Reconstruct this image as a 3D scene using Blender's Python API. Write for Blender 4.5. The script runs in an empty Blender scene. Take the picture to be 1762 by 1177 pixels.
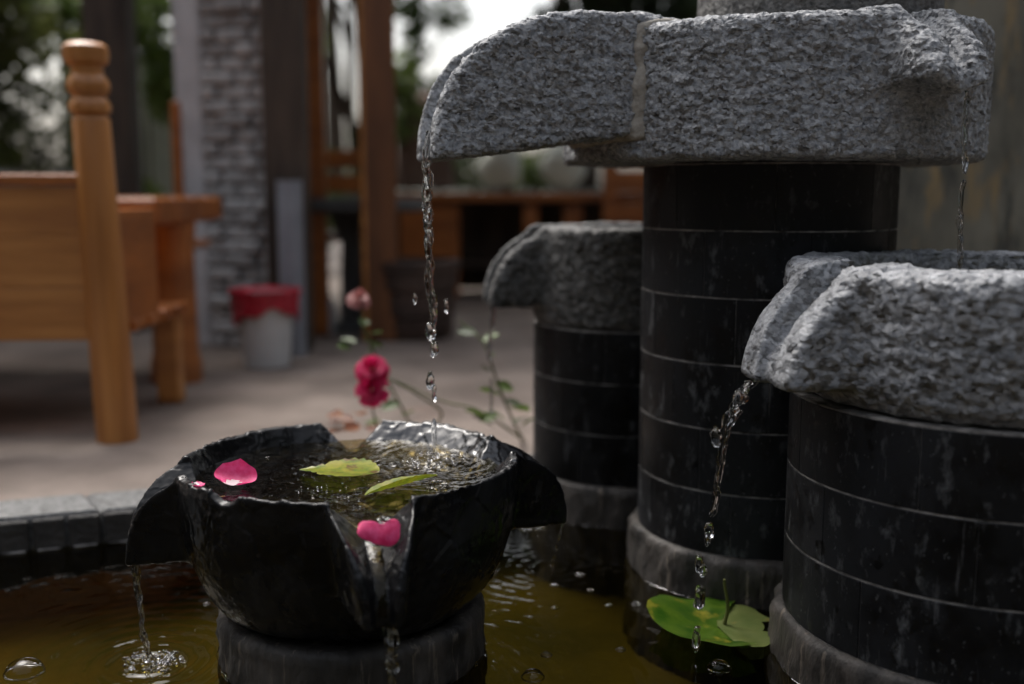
import bpy, math, random
import numpy as np
from mathutils import Vector, Matrix
random.seed(7); rng = np.random.default_rng(7)
S = bpy.context.scene
C = S.collection
R = math.radians
PI = math.pi

# ------------------------------------------------------------------ camera
CAM_Z, PITCH, F = 0.63, 8.0, 1815.0
cd = bpy.data.cameras.new('camera'); cam = bpy.data.objects.new('camera', cd); C.objects.link(cam)
cam.location = (0, 0, CAM_Z); cam.rotation_euler = (R(90 - PITCH), 0, 0)
cd.sensor_width = 36; cd.lens = 36 * F / 1762
cd.clip_start = .02; cd.clip_end = 500
cd.dof.use_dof = True; cd.dof.focus_distance = 1.50; cd.dof.aperture_fstop = 1.5
S.camera = cam
# ------------------------------------------------------------------ sky and light
W = bpy.data.worlds.new('World'); S.world = W; W.use_nodes = True
nt = W.node_tree; bg = nt.nodes['Background']
sky = nt.nodes.new('ShaderNodeTexSky'); sky.sky_type = 'NISHITA'; sky.sun_disc = False
SUN_EL, SUN_AZ = 58, 325          # azimuth clockwise from +Y (the view direction)
sky.sun_elevation = R(SUN_EL); sky.sun_rotation = R(SUN_AZ)
sky.air_density = 1.2; sky.dust_density = 6; sky.ozone_density = 1
hs = nt.nodes.new('ShaderNodeHueSaturation'); hs.inputs['Saturation'].default_value = .42
nt.links.new(sky.outputs[0], hs.inputs['Color']); nt.links.new(hs.outputs[0], bg.inputs['Color'])
bg.inputs['Strength'].default_value = .15
sd = bpy.data.lights.new('sun', 'SUN'); sd.energy = .9; sd.angle = R(25); sd.color = (1, .97, .93)
sun = bpy.data.objects.new('sun', sd); C.objects.link(sun)
az = R(SUN_AZ); el = R(SUN_EL)
tosun = Vector((math.sin(az) * math.cos(el), math.cos(az) * math.cos(el), math.sin(el)))
sun.rotation_euler = tosun.to_track_quat('Z', 'Y').to_euler(); sun.location = (0, 0, 6)
S.view_settings.view_transform = 'Standard'; S.view_settings.look = 'None'
S.view_settings.exposure = 0.85; S.view_settings.gamma = 1
S.cycles.use_denoising = True
S.cycles.max_bounces = 10; S.cycles.transmission_bounces = 8; S.cycles.transparent_max_bounces = 12
S.cycles.caustics_reflective = False; S.cycles.caustics_refractive = False

# ------------------------------------------------------------------ helpers
def at(px, py, D=None, z=None):
    """point seen at a photograph pixel, at forward distance D or at height z"""
    c, s = math.cos(R(PITCH)), math.sin(R(PITCH))
    vx, vy = (px - 881) / F, (588.5 - py) / F
    d = Vector((vx, c + vy * s, -s + vy * c))
    t = D / d.y if D is not None else (z - CAM_Z) / d.z
    return Vector((d.x * t, d.y * t, CAM_Z + d.z * t))

def tag(o, label=None, cat=None, group=None, kind=None):
    if label: o['label'] = label
    if cat: o['category'] = cat
    if group: o['group'] = group
    if kind: o['kind'] = kind
    return o
def thing(name, label, cat, loc=(0, 0, 0), rz=0, group=None):
    o = bpy.data.objects.new(name, None); C.objects.link(o); o.empty_display_size = .1
    o.location = loc; o.rotation_euler = (0, 0, rz)
    return tag(o, label, cat, group)
def obj(name, me, m=None, parent=None, loc=(0, 0, 0), rz=0):
    if m is not None and len(me.materials) == 0: me.materials.append(m)
    o = bpy.data.objects.new(name, me); C.objects.link(o)
    o.parent = parent; o.location = loc; o.rotation_euler = (0, 0, rz)
    return o
def mesh(v, f, smooth=False):
    me = bpy.data.meshes.new('m')
    me.from_pydata([tuple(p) for p in v] if not isinstance(v, np.ndarray) else v.tolist(), [], f if isinstance(f, list) else f.tolist())
    if smooth: me.shade_smooth()
    me.update(); return me
def npmesh(v, quads, smooth=True):
    me = bpy.data.meshes.new('m'); n = len(v); q = quads.shape[1]; m = len(quads)
    me.vertices.add(n); me.vertices.foreach_set('co', np.asarray(v, np.float32).ravel())
    me.loops.add(m * q); me.loops.foreach_set('vertex_index', quads.astype(np.int32).ravel())
    me.polygons.add(m); me.polygons.foreach_set('loop_start', np.arange(0, m * q, q, dtype=np.int32))
    me.update(calc_edges=True); me.validate()
    if smooth: me.shade_smooth()
    return me
class MB:
    def __init__(s): s.v = []; s.f = []
    def add(s, v, f):
        n = len(s.v); s.v += [Vector(p) for p in v]; s.f += [tuple(i + n for i in q) for q in f]; return s
    def box(s, c, d, rz=0, bev=.0, tilt=None):
        x, y, z = d[0] / 2, d[1] / 2, d[2] / 2; b = min(bev, x * .9, y * .9, z * .9)
        if b <= 0:
            v = [(i * x, j * y, k * z) for i in (-1, 1) for j in (-1, 1) for k in (-1, 1)]
            f = [(0, 1, 3, 2), (4, 6, 7, 5), (0, 4, 5, 1), (2, 3, 7, 6), (0, 2, 6, 4), (1, 5, 7, 3)]
        else:
            v = []
            for i in (-1, 1):
                for j in (-1, 1):
                    for k in (-1, 1):
                        v += [(i * x, j * (y - b), k * (z - b)), (i * (x - b), j * y, k * (z - b)), (i * (x - b), j * (y - b), k * z)]
            I = lambda i, j, k, a: ((i * 2 + j) * 2 + k) * 3 + a
            f = []
            for a in (0, 1):
                f.append([I(a, 0, 0, 0), I(a, 1, 0, 0), I(a, 1, 1, 0), I(a, 0, 1, 0)][::1 if a else -1])
                f.append([I(0, a, 0, 1), I(1, a, 0, 1), I(1, a, 1, 1), I(0, a, 1, 1)][::-1 if a else 1])
                f.append([I(0, 0, a, 2), I(1, 0, a, 2), I(1, 1, a, 2), I(0, 1, a, 2)][::1 if a else -1])
            for a in (0, 1):
                for b2 in (0, 1):
                    f.append((I(a, b2, 0, 0), I(a, b2, 1, 0), I(a, b2, 1, 1), I(a, b2, 0, 1)))
                    f.append((I(a, 0, b2, 0), I(a, 1, b2, 0), I(a, 1, b2, 2), I(a, 0, b2, 2)))
                    f.append((I(0, a, b2, 1), I(1, a, b2, 1), I(1, a, b2, 2), I(0, a, b2, 2)))
            for i in (0, 1):
                for j in (0, 1):
                    for k in (0, 1): f.append((I(i, j, k, 0), I(i, j, k, 1), I(i, j, k, 2)))
        M = Matrix.Rotation(rz, 3, 'Z')
        if tilt is not None: M = M @ tilt
        return s.add([M @ Vector(p) + Vector(c) for p in v], [tuple(q) for q in f])
    def lathe(s, prof, seg=32, c=(0, 0, 0), lean=(0, 0), cap=True):
        v = []; f = []; z0 = prof[0][1]
        for r, z in prof:
            for k in range(seg):
                a = 2 * PI * k / seg
                v.append((c[0] + r * math.cos(a) + lean[0] * (z - z0), c[1] + r * math.sin(a) + lean[1] * (z - z0), c[2] + z))
        for i in range(len(prof) - 1):
            for k in range(seg):
                a, b = i * seg + k, i * seg + (k + 1) % seg; f.append((a, b, b + seg, a + seg))
        if cap: f += [tuple(range(seg))[::-1], tuple((len(prof) - 1) * seg + k for k in range(seg))]
        return s.add(v, f)
    def tube(s, pts, rad, seg=8):
        pts = [Vector(p) for p in pts]; n = len(pts); v = []; f = []
        rad = [float(rad)] * n if isinstance(rad, (int, float)) else [float(q) for q in rad]
        for i, p in enumerate(pts):
            t = (pts[min(i + 1, n - 1)] - pts[max(i - 1, 0)]).normalized()
            a = t.cross(Vector((.3, .9, .1))); a = a.normalized() if a.length > 1e-3 else Vector((1, 0, 0)); b = t.cross(a)
            for k in range(seg):
                w = 2 * PI * k / seg; v.append(p + rad[i] * (math.cos(w) * a + math.sin(w) * b))
        for i in range(n - 1):
            for k in range(seg):
                a, b = i * seg + k, i * seg + (k + 1) % seg; f.append((a, a + seg, b + seg, b))
        f += [tuple(range(seg)), tuple((n - 1) * seg + k for k in range(seg))[::-1]]
        return s.add(v, f)
    def build(s, name, m, parent=None, smooth=False, loc=(0, 0, 0), rz=0):
        me = mesh(s.v, s.f, smooth)
        import bmesh
        b = bmesh.new(); b.from_mesh(me); bmesh.ops.recalc_face_normals(b, faces=b.faces); b.to_mesh(me); b.free()
        if smooth:
            me.shade_smooth()
            try: me.set_sharp_from_angle(angle=R(40))
            except Exception: pass
        return obj(name, me, m, parent, loc, rz)

# numpy value noise -------------------------------------------------
def vnoise(p, scale, seed=0):
    q = np.asarray(p, np.float64) * scale + seed * 17.31 + 1000.
    i = np.floor(q).astype(np.int64); f = q - i; f = f * f * (3 - 2 * f)
    def h(a, b, c):
        n = (a * 73856093) ^ (b * 19349663) ^ (c * 83492791) ^ (seed * 2654435761)
        n = (n ^ (n >> 13)) * 1274126177 & 0xffffffff
        return ((n ^ (n >> 16)) & 0xffff) / 32767.5 - 1
    r = 0
    for dx in (0, 1):
        for dy in (0, 1):
            for dz in (0, 1):
                w = (f[:, 0] if dx else 1 - f[:, 0]) * (f[:, 1] if dy else 1 - f[:, 1]) * (f[:, 2] if dz else 1 - f[:, 2])
                r = r + w * h(i[:, 0] + dx, i[:, 1] + dy, i[:, 2] + dz)
    return r
def facets(p, scale, seed=0, slope=1.0):
    """hewn stone: every random cell is a small tilted plane"""
    q = np.asarray(p, np.float64) * scale + seed * 7.7 + 500.; i = np.floor(q).astype(np.int64)
    def h(a, b, c, s):
        n = (a * 73856093) ^ (b * 19349663) ^ (c * 83492791) ^ (s * 2654435761); n = (n ^ (n >> 13)) * 1274126177 & 0xffffffff
        return ((n ^ (n >> 16)) & 0xffff) / 65535.
    best = np.full(len(q), 9.); val = np.zeros(len(q))
    for dx in (-1, 0, 1):
        for dy in (-1, 0, 1):
            for dz in (-1, 0, 1):
                a, b, c = i[:, 0] + dx, i[:, 1] + dy, i[:, 2] + dz
                v = q - np.stack([a + h(a, b, c, seed), b + h(a, b, c, seed + 1), c + h(a, b, c, seed + 2)], 1); d = (v * v).sum(1)
                t = (v * np.stack([h(a, b, c, seed + 3) - .5, h(a, b, c, seed + 4) - .5, h(a, b, c, seed + 5) - .5], 1)).sum(1) * 2 * slope + (h(a, b, c, seed + 6) - .5) * .9
                m = d < best; best[m] = d[m]; val[m] = t[m]
    return val
# signed distance shapes -> quads (naive surface nets) ----------------
def nets(fn, lo, hi, h):
    ax = [np.arange(lo[k], hi[k] + h, h, dtype=np.float32) for k in range(3)]
    X, Y, Z = np.meshgrid(*ax, indexing='ij', sparse=True)
    Fv = np.ascontiguousarray(np.broadcast_to(fn(X, Y, Z), [len(a) for a in ax])).astype(np.float32)
    ins = Fv < 0; n = [len(a) - 1 for a in ax]
    cnt = np.zeros(n, np.int8)
    cs = [(a, b, c) for a in (0, 1) for b in (0, 1) for c in (0, 1)]
    for a, b, c in cs: cnt += ins[a:a + n[0], b:b + n[1], c:c + n[2]]
    act = (cnt > 0) & (cnt < 8); I, J, K = np.nonzero(act)
    idx = -np.ones(n, np.int64); idx[I, J, K] = np.arange(len(I))
    acc = np.zeros((len(I), 3)); num = np.zeros(len(I))
    for a in cs:
        for d in range(3):
            if a[d]: continue
            b = list(a); b[d] = 1
            fa = Fv[I + a[0], J + a[1], K + a[2]]; fb = Fv[I + b[0], J + b[1], K + b[2]]
            m = (fa < 0) != (fb < 0); t = np.where(m, fa / np.where(m, fa - fb, 1), 0)
            p = np.stack([np.full(len(I), a[k], float) for k in range(3)], 1); p[:, d] += t
            acc += p * m[:, None]; num += m
    V = (acc / num[:, None] + np.stack([I, J, K], 1)) * h + np.array(lo)
    Q = []
    for d in range(3):
        e, g = (d + 1) % 3, (d + 2) % 3
        sl0 = [slice(None)] * 3; sl1 = [slice(None)] * 3; sl0[d] = slice(0, -1); sl1[d] = slice(1, None)
        ch = ins[tuple(sl0)] != ins[tuple(sl1)]; pos = np.stack(np.nonzero(ch), 1)
        ok = (pos[:, e] > 0) & (pos[:, g] > 0) & (pos[:, e] < n[e]) & (pos[:, g] < n[g]); pos = pos[ok]
        def cell(de, dg):
            q = pos.copy(); q[:, e] += de; q[:, g] += dg; return idx[q[:, 0], q[:, 1], q[:, 2]]
        quad = np.stack([cell(-1, -1), cell(0, -1), cell(0, 0), cell(-1, 0)], 1)
        flip = ~ins[pos[:, 0], pos[:, 1], pos[:, 2]]; quad[flip] = quad[flip][:, ::-1]; Q.append(quad)
    return V, np.concatenate(Q)
def vnormals(V, Q):
    n = np.cross(V[Q[:, 2]] - V[Q[:, 0]], V[Q[:, 3]] - V[Q[:, 1]]); N = np.zeros_like(V)
    for k in range(4): 
        for c in range(3): N[:, c] += np.bincount(Q[:, k], n[:, c], len(V))
    return N / (np.linalg.norm(N, axis=1)[:, None] + 1e-12)
def smin(a, b, k):
    h = np.clip(.5 + .5 * (b - a) / k, 0, 1); return b * (1 - h) + a * h - k * h * (1 - h)
def smax(a, b, k): return -smin(-a, -b, k)

# ------------------------------------------------------------------ materials
def M(name, c1, c2=None, scale=5, rough=.6, bump=0, bscale=60, c3=None, stretch=(1, 1, 1), spec=.5, rough2=None, detail=6, lo=.35, hi=.65, bumpd=.01, coat=0):
    m = bpy.data.materials.new(name); m.use_nodes = True; t = m.node_tree; L = t.links
    b = t.nodes['Principled BSDF']; b.inputs['Roughness'].default_value = rough
    b.inputs['Specular IOR Level'].default_value = spec; b.inputs['Coat Weight'].default_value = coat; b.inputs['Coat Roughness'].default_value = .12
    c2 = c2 or c1
    geo = t.nodes.new('ShaderNodeNewGeometry'); mp = t.nodes.new('ShaderNodeMapping'); mp.inputs['Scale'].default_value = stretch
    L.new(geo.outputs['Position'], mp.inputs['Vector'])
    n = t.nodes.new('ShaderNodeTexNoise'); n.inputs['Scale'].default_value = scale; n.inputs['Detail'].default_value = detail; n.inputs['Roughness'].default_value = .6
    L.new(mp.outputs[0], n.inputs['Vector'])
    r = t.nodes.new('ShaderNodeValToRGB'); r.color_ramp.elements[0].position = lo; r.color_ramp.elements[1].position = hi
    r.color_ramp.elements[0].color = (*c1, 1); r.color_ramp.elements[1].color = (*c2, 1)
    if c3:
        e = r.color_ramp.elements.new((lo + hi) / 2); e.color = (*c3, 1)
    L.new(n.outputs['Fac'], r.inputs['Fac']); L.new(r.outputs[0], b.inputs['Base Color'])
    if rough2 is not None:
        mr = t.nodes.new('ShaderNodeMapRange'); mr.inputs[1].default_value = .35; mr.inputs[2].default_value = .65
        mr.inputs[3].default_value = rough; mr.inputs[4].default_value = rough2
        L.new(n.outputs['Fac'], mr.inputs[0]); L.new(mr.outputs[0], b.inputs['Roughness'])
    if bump:
        n2 = t.nodes.new('ShaderNodeTexNoise'); n2.inputs['Scale'].default_value = bscale; n2.inputs['Detail'].default_value = 5
        L.new(mp.outputs[0], n2.inputs['Vector'])
        bp = t.nodes.new('ShaderNodeBump'); bp.inputs['Strength'].default_value = bump; bp.inputs['Distance'].default_value = bumpd
        L.new(n2.outputs['Fac'], bp.inputs['Height']); L.new(bp.outputs[0], b.inputs['Normal'])
    m['_b'] = 1
    return m
def overlay(m, color, scale, lo, hi, stretch=(1, 1, 1), rough=None, detail=5, amount=1, seed=0):
    """mix a patchy deposit over a material's base colour"""
    t = m.node_tree; L = t.links; b = t.nodes['Principled BSDF']
    src = b.inputs['Base Color'].links[0].from_socket
    geo = t.nodes.new('ShaderNodeNewGeometry'); mp = t.nodes.new('ShaderNodeMapping'); mp.inputs['Scale'].default_value = stretch
    mp.inputs['Location'].default_value = (seed * 3.7, seed * 1.3, seed * 5.1)
    L.new(geo.outputs['Position'], mp.inputs['Vector'])
    n = t.nodes.new('ShaderNodeTexNoise'); n.inputs['Scale'].default_value = scale; n.inputs['Detail'].default_value = detail; n.inputs['Roughness'].default_value = .65
    L.new(mp.outputs[0], n.inputs['Vector'])
    mr = t.nodes.new('ShaderNodeMapRange'); mr.inputs[1].default_value = lo; mr.inputs[2].default_value = hi; mr.inputs[4].default_value = amount
    L.new(n.outputs['Fac'], mr.inputs[0])
    mx = t.nodes.new('ShaderNodeMix'); mx.data_type = 'RGBA'
    L.new(mr.outputs[0], mx.inputs[0]); L.new(src, mx.inputs[6]); mx.inputs[7].default_value = (*color, 1)
    L.new(mx.outputs[2], b.inputs['Base Color'])
    if rough is not None:
        r0 = b.inputs['Roughness']; m2 = t.nodes.new('ShaderNodeMix')
        if r0.links: L.new(r0.links[0].from_socket, m2.inputs[2])
        else: m2.inputs[2].default_value = r0.default_value
        m2.inputs[3].default_value = rough; L.new(mr.outputs[0], m2.inputs[0]); L.new(m2.outputs[0], r0)
    return m
def hewn(m, s1, s2, d1, d2, crest=(.5, .5, .5), amt=.5, lo=.55):
    """crisp chip facets as relief, and pale freshly bruised chips"""
    t = m.node_tree; L = t.links; b = t.nodes['Principled BSDF']; prev = b.inputs['Normal'].links[0].from_socket if b.inputs['Normal'].links else None
    geo = t.nodes.new('ShaderNodeNewGeometry'); nz = t.nodes.new('ShaderNodeTexNoise'); nz.inputs['Scale'].default_value = s1 * .8; nz.inputs['Detail'].default_value = 2
    L.new(geo.outputs['Position'], nz.inputs['Vector']); wa = t.nodes.new('ShaderNodeVectorMath'); wa.operation = 'MULTIPLY_ADD'; wa.inputs[1].default_value = (.9 / s1,) * 3
    L.new(nz.outputs['Color'], wa.inputs[0]); L.new(geo.outputs['Position'], wa.inputs[2])
    for k, (sc, dd) in enumerate(((s1, d1), (s2, d2))):
        ml = t.nodes.new('ShaderNodeVectorMath'); ml.operation = 'SCALE'; ml.inputs['Scale'].default_value = sc; L.new(wa.outputs[0], ml.inputs[0])
        st = t.nodes.new('ShaderNodeVectorMath'); st.operation = 'MULTIPLY'; st.inputs[1].default_value = (.8, .8, 1.3); L.new(ml.outputs[0], st.inputs[0])
        vo = t.nodes.new('ShaderNodeTexVoronoi'); vo.inputs['Scale'].default_value = 1; L.new(st.outputs[0], vo.inputs['Vector'])
        df = t.nodes.new('ShaderNodeVectorMath'); df.operation = 'SUBTRACT'; L.new(st.outputs[0], df.inputs[0]); L.new(vo.outputs['Position'], df.inputs[1])
        c0 = t.nodes.new('ShaderNodeVectorMath'); c0.operation = 'SUBTRACT'; L.new(vo.outputs['Color'], c0.inputs[0]); c0.inputs[1].default_value = (.5, .5, .5)
        dt = t.nodes.new('ShaderNodeVectorMath'); dt.operation = 'DOT_PRODUCT'; L.new(df.outputs[0], dt.inputs[0]); L.new(c0.outputs[0], dt.inputs[1])
        bp = t.nodes.new('ShaderNodeBump'); bp.inputs['Strength'].default_value = 1; bp.inputs['Distance'].default_value = dd; L.new(dt.outputs['Value'], bp.inputs['Height'])
        if prev: L.new(prev, bp.inputs['Normal'])
        prev = bp.outputs[0]
        if k == 0 or True:
            src = b.inputs['Base Color'].links[0].from_socket; sx = t.nodes.new('ShaderNodeSeparateColor'); L.new(vo.outputs['Color'], sx.inputs[0])
            mr = t.nodes.new('ShaderNodeMapRange'); mr.inputs[1].default_value = lo; mr.inputs[2].default_value = 1; mr.inputs[4].default_value = amt; L.new(sx.outputs[0], mr.inputs[0])
            mx = t.nodes.new('ShaderNodeMix'); mx.data_type = 'RGBA'; L.new(mr.outputs[0], mx.inputs[0]); L.new(src, mx.inputs[6]); mx.inputs[7].default_value = (*crest, 1); L.new(mx.outputs[2], b.inputs['Base Color'])
            m3 = t.nodes.new('ShaderNodeMapRange'); m3.inputs[1].default_value = .0; m3.inputs[2].default_value = .3; m3.inputs[3].default_value = amt * .75; m3.inputs[4].default_value = 0; L.new(sx.outputs[1], m3.inputs[0])
            m4 = t.nodes.new('ShaderNodeMix'); m4.data_type = 'RGBA'; L.new(m3.outputs[0], m4.inputs[0]); L.new(mx.outputs[2], m4.inputs[6]); m4.inputs[7].default_value = (.045, .05, .058, 1); L.new(m4.outputs[2], b.inputs['Base Color'])
    L.new(prev, b.inputs['Normal']); return m
granite = M('chiselled_granite', (.20, .208, .222), (.40, .41, .425), 150, .6, .5, 240, c3=(.30, .31, .325), bumpd=.004, rough2=.75, detail=4)
overlay(granite, (.15, .14, .13), 6, .5, .72, amount=.55)
granite2 = M('rough_granite', (.19, .197, .21), (.40, .41, .43), 60, .48, .5, 200, c3=(.29, .297, .31), bumpd=.004, rough2=.75, detail=6)
overlay(granite2, (.38, .385, .40), 28, .56, .68, amount=.6); overlay(granite2, (.07, .065, .05), 9, .55, .72, amount=.7, seed=2)
hewn(granite, 120, 240, .0075, .0035, (.55, .555, .565), .42); hewn(granite2, 62, 150, .011, .005, (.55, .56, .58), .45)
granite3 = M('dusty_granite', (.05, .05, .048), (.2, .195, .185), 110, .7, .8, 200, c3=(.10, .098, .094), bumpd=.004)
hewn(granite3, 80, 190, .006, .003, (.22, .215, .205), .4)
grout = M('cement_grout', (.26, .235, .2), (.42, .39, .34), 60, .85, .5, 200, bumpd=.003)
black = M('black_stone', (.0025, .0025, .003), (.008, .0084, .0095), 14, .34, .12, 90, rough2=.6, bumpd=.002, spec=.22)
overlay(black, (.014, .015, .0175), 6, .46, .62, (1, 1, .6), .65, amount=.9, seed=5)
overlay(black, (.15, .155, .16), 38, .57, .72, (1, 1, .5), .85, amount=.5); overlay(black, (.13, .13, .135), 75, .63, .74, (1, 1, .10), .85, amount=.5, seed=3)
overlay(black, (.18, .185, .19), 130, .63, .72, (1, 1, .8), .85, amount=.45, seed=8); overlay(black, (.003, .003, .003), 48, .58, .64, (1, 1, .8), .3, amount=.8, seed=12)
def per_object(m, lo_, hi_):
    t = m.node_tree; L = t.links; b = t.nodes['Principled BSDF']; oi = t.nodes.new('ShaderNodeObjectInfo'); mr = t.nodes.new('ShaderNodeMapRange'); mr.inputs[3].default_value = lo_; mr.inputs[4].default_value = hi_
    L.new(oi.outputs['Random'], mr.inputs[0]); hv = t.nodes.new('ShaderNodeHueSaturation'); L.new(b.inputs['Base Color'].links[0].from_socket, hv.inputs['Color']); L.new(mr.outputs[0], hv.inputs['Value']); L.new(hv.outputs[0], b.inputs['Base Color'])
per_object(black, .55, 1.5)
bowlstone = M('polished_black_stone', (.005, .005, .0055), (.011, .011, .012), 10, .16, .3, 45, rough2=.38, bumpd=.004, spec=.3)
overlay(bowlstone, (.07, .07, .072), 34, .62, .78, (1, 1, .3), .6, amount=.5); overlay(bowlstone, (.03, .031, .033), 6, .5, .68, (1, 1, .6), .5, amount=.6, seed=4)
wetstone = M('wet_black_stone', (.006, .006, .0065), (.014, .014, .016), 6, .10, .25, 11, rough2=.34, bumpd=.008, spec=1.0)
mortar = M('pale_mortar', (.03, .028, .026), (.36, .34, .32), 26, .85, .3, 200, lo=.36, hi=.62)
pedestal_m = M('dirty_pedestal_stone', (.013, .011, .0095), (.075, .064, .055), 22, .6, .6, 90, c3=(.055, .048, .042), stretch=(1, 1, .5), bumpd=.006)
overlay(pedestal_m, (.015, .013, .011), 10, .45, .6, (1, 1, .25), amount=.8, seed=3); overlay(pedestal_m, (.2, .165, .13), 48, .60, .68, (1, 1, .08), amount=.8)
wallstone = M('streaked_wall_stone', (.10, .094, .075), (.25, .23, .18), 4, .6, .3, 40, stretch=(1, 1, .6))
overlay(wallstone, (.34, .24, .12), 4.0, .54, .62, (3.6, 1, .9), amount=.9); overlay(wallstone, (.04, .042, .04), 4, .52, .64, (2.6, 1, .6), amount=.85, seed=4)
patio_m = M('stained_concrete', (.13, .098, .08), (.27, .215, .18), 2.6, .75, .3, 60, c3=(.19, .15, .125), bumpd=.004)
overlay(patio_m, (.22, .12, .08), 3.2, .6, .74, amount=.6, seed=6)
curb_m = M('granite_curb', (.07, .069, .066), (.23, .228, .222), 90, .75, .9, 120, c3=(.15, .15, .148), bumpd=.003)
wall_dark = M('dark_pool_tile', (.02, .018, .017), (.05, .045, .042), 20, .6, .5, 80)
pine = M('varnished_pine', (.33, .125, .030), (.50, .215, .058), 3, .42, .15, 40, c3=(.42, .17, .042), stretch=(1, 1, 9), coat=.15)
pine_v = M('varnished_pine_upright', (.32, .12, .028), (.52, .22, .058), 22, .42, .2, 60, c3=(.42, .165, .04), stretch=(1, 1, .06), coat=.15)
orange_w = M('orange_varnished_wood', (.22, .065, .013), (.40, .13, .028), 3, .4, .1, 30, stretch=(1, 1, 4), coat=.1)
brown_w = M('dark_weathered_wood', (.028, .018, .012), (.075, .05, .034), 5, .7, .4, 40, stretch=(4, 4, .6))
orange_post = M('shaded_post_wood', (.09, .032, .010), (.19, .07, .022), 4, .55, .2, 40, stretch=(4, 4, .6))  # wood darkened for the post's shaded front; a pine strip plays its lit edge
brick_m = M('grey_brick', (.27, .265, .26), (.44, .435, .43), 14, .85, .8, 60, bumpd=.008)
brick_m2 = M('dark_grey_brick', (.17, .165, .16), (.34, .33, .325), 30, .85, .8, 60, bumpd=.008)
plaster = M('pale_grey_plaster', (.36, .36, .37), (.5, .5, .51), 9, .85, .3, 60)
pipe_m = M('grey_pipe', (.2, .21, .24), (.28, .29, .32), 6, .5)
white_p = M('white_plastic', (.5, .5, .5), (.62, .62, .62), 5, .4)
red_p = M('red_plastic', (.30, .008, .02), (.48, .02, .045), 12, .35, .3, 30)
potm = M('dark_clay', (.03, .018, .013), (.075, .045, .034), 7, .65, .4, 40)
bark = M('bark', (.025, .018, .012), (.085, .06, .04), 9, .9, .9, 30, stretch=(3, 3, .6), bumpd=.02)
rock_m = M('pinkish_rock', (.13, .075, .055), (.24, .16, .125), 3, .85, .5, 20)
grey_rock = M('grey_rock', (.08, .085, .07), (.36, .36, .32), 6, .9, .7, 20)
cream = M('pale_render', (.5, .52, .46), (.68, .7, .62), 2, .85, .2, 30)
soil = M('dark_soil', (.025, .018, .012), (.06, .042, .03), 20, .95, .8, 60)
def leafmat(name, a, b, scale=12, tr=.35, rough=.45):
    m = M(name, a, b, scale, rough); t = m.node_tree; L = t.links; bs = t.nodes['Principled BSDF']
    tl = t.nodes.new('ShaderNodeBsdfTranslucent'); mx = t.nodes.new('ShaderNodeMixShader'); mx.inputs[0].default_value = tr
    L.new(bs.inputs['Base Color'].links[0].from_socket, tl.inputs['Color'])
    L.new(bs.outputs[0], mx.inputs[1]); L.new(tl.outputs[0], mx.inputs[2]); L.new(mx.outputs[0], t.nodes['Material Output'].inputs['Surface'])
    return m
leaf_dark = leafmat('dark_foliage', (.012, .022, .008), (.045, .07, .02), 2, .2)
leaf_mid2 = leafmat('deep_green_foliage', (.04, .06, .018), (.18, .20, .06), 1.6, .3)
leaf_mid = leafmat('green_foliage', (.035, .07, .014), (.11, .17, .035), 2, .35)
leaf_lime = leafmat('lime_foliage', (.09, .15, .025), (.24, .32, .08), 2, .4)
leaf_red = leafmat('reddish_young_leaf', (.16, .035, .012), (.28, .11, .03), 30, .3)
leaf_yel = leafmat('fallen_leaf', (.10, .17, .012), (.30, .30, .02), 55, .3, .3)
overlay(leaf_yel, (.34, .30, .03), 30, .5, .6, amount=.8, seed=2); overlay(leaf_yel, (.12, .05, .012), 40, .56, .62, amount=.9)
leaf_pad = leafmat('lily_pad', (.022, .075, .004), (.085, .15, .012), 30, .2, .3)
overlay(leaf_pad, (.30, .26, .03), 22, .55, .66, amount=.85)
leaf_pale = leafmat('pale_leaf_underside', (.10, .14, .03), (.17, .2, .055), 22, .25, .5)
overlay(leaf_pale, (.3, .22, .05), 20, .6, .68, amount=.8)
stem_g = M('green_stem', (.06, .09, .015), (.14, .14, .04), 20, .5)
rose_m = leafmat('magenta_petal', (.5, .01, .075), (.72, .03, .16), 40, .35, .5)
rose_pale = leafmat('pale_rose_petal', (.30, .09, .09), (.45, .2, .18), 40, .35, .5)
petal_m = leafmat('pink_petal', (.78, .03, .17), (.88, .10, .30), 110, .3, .5)
petal_w = leafmat('white_petal_base', (.8, .6, .66), (.85, .75, .75), 60, .3, .35)
twig_m = M('brown_twig', (.05, .03, .018), (.11, .07, .04), 30, .8)

def water_mat(name, tint, ior=1.33, bump=.25, bscale=30):
    m = bpy.data.materials.new(name); m.use_nodes = True; t = m.node_tree; L = t.links; t.nodes.remove(t.nodes['Principled BSDF'])
    tr = t.nodes.new('ShaderNodeBsdfTransparent'); tr.inputs[0].default_value = (*tint, 1)
    gl = t.nodes.new('ShaderNodeBsdfGlossy'); gl.inputs['Roughness'].default_value = .02
    fr = t.nodes.new('ShaderNodeFresnel'); fr.inputs[0].default_value = ior
    n = t.nodes.new('ShaderNodeTexNoise'); n.inputs['Scale'].default_value = bscale; n.inputs['Detail'].default_value = 3
    geo = t.nodes.new('ShaderNodeNewGeometry'); L.new(geo.outputs['Position'], n.inputs['Vector'])
    bp = t.nodes.new('ShaderNodeBump'); bp.inputs['Strength'].default_value = bump; bp.inputs['Distance'].default_value = .004
    L.new(n.outputs['Fac'], bp.inputs['Height'])
    for x in (gl, fr): L.new(bp.outputs[0], x.inputs['Normal'])
    mx = t.nodes.new('ShaderNodeMixShader'); L.new(fr.outputs[0], mx.inputs[0]); L.new(tr.outputs[0], mx.inputs[1]); L.new(gl.outputs[0], mx.inputs[2])
    L.new(mx.outputs[0], t.nodes['Material Output'].inputs['Surface']); return m
water_m = water_mat('murky_water', (.52, .46, .2), bump=.10, bscale=28)
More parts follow.
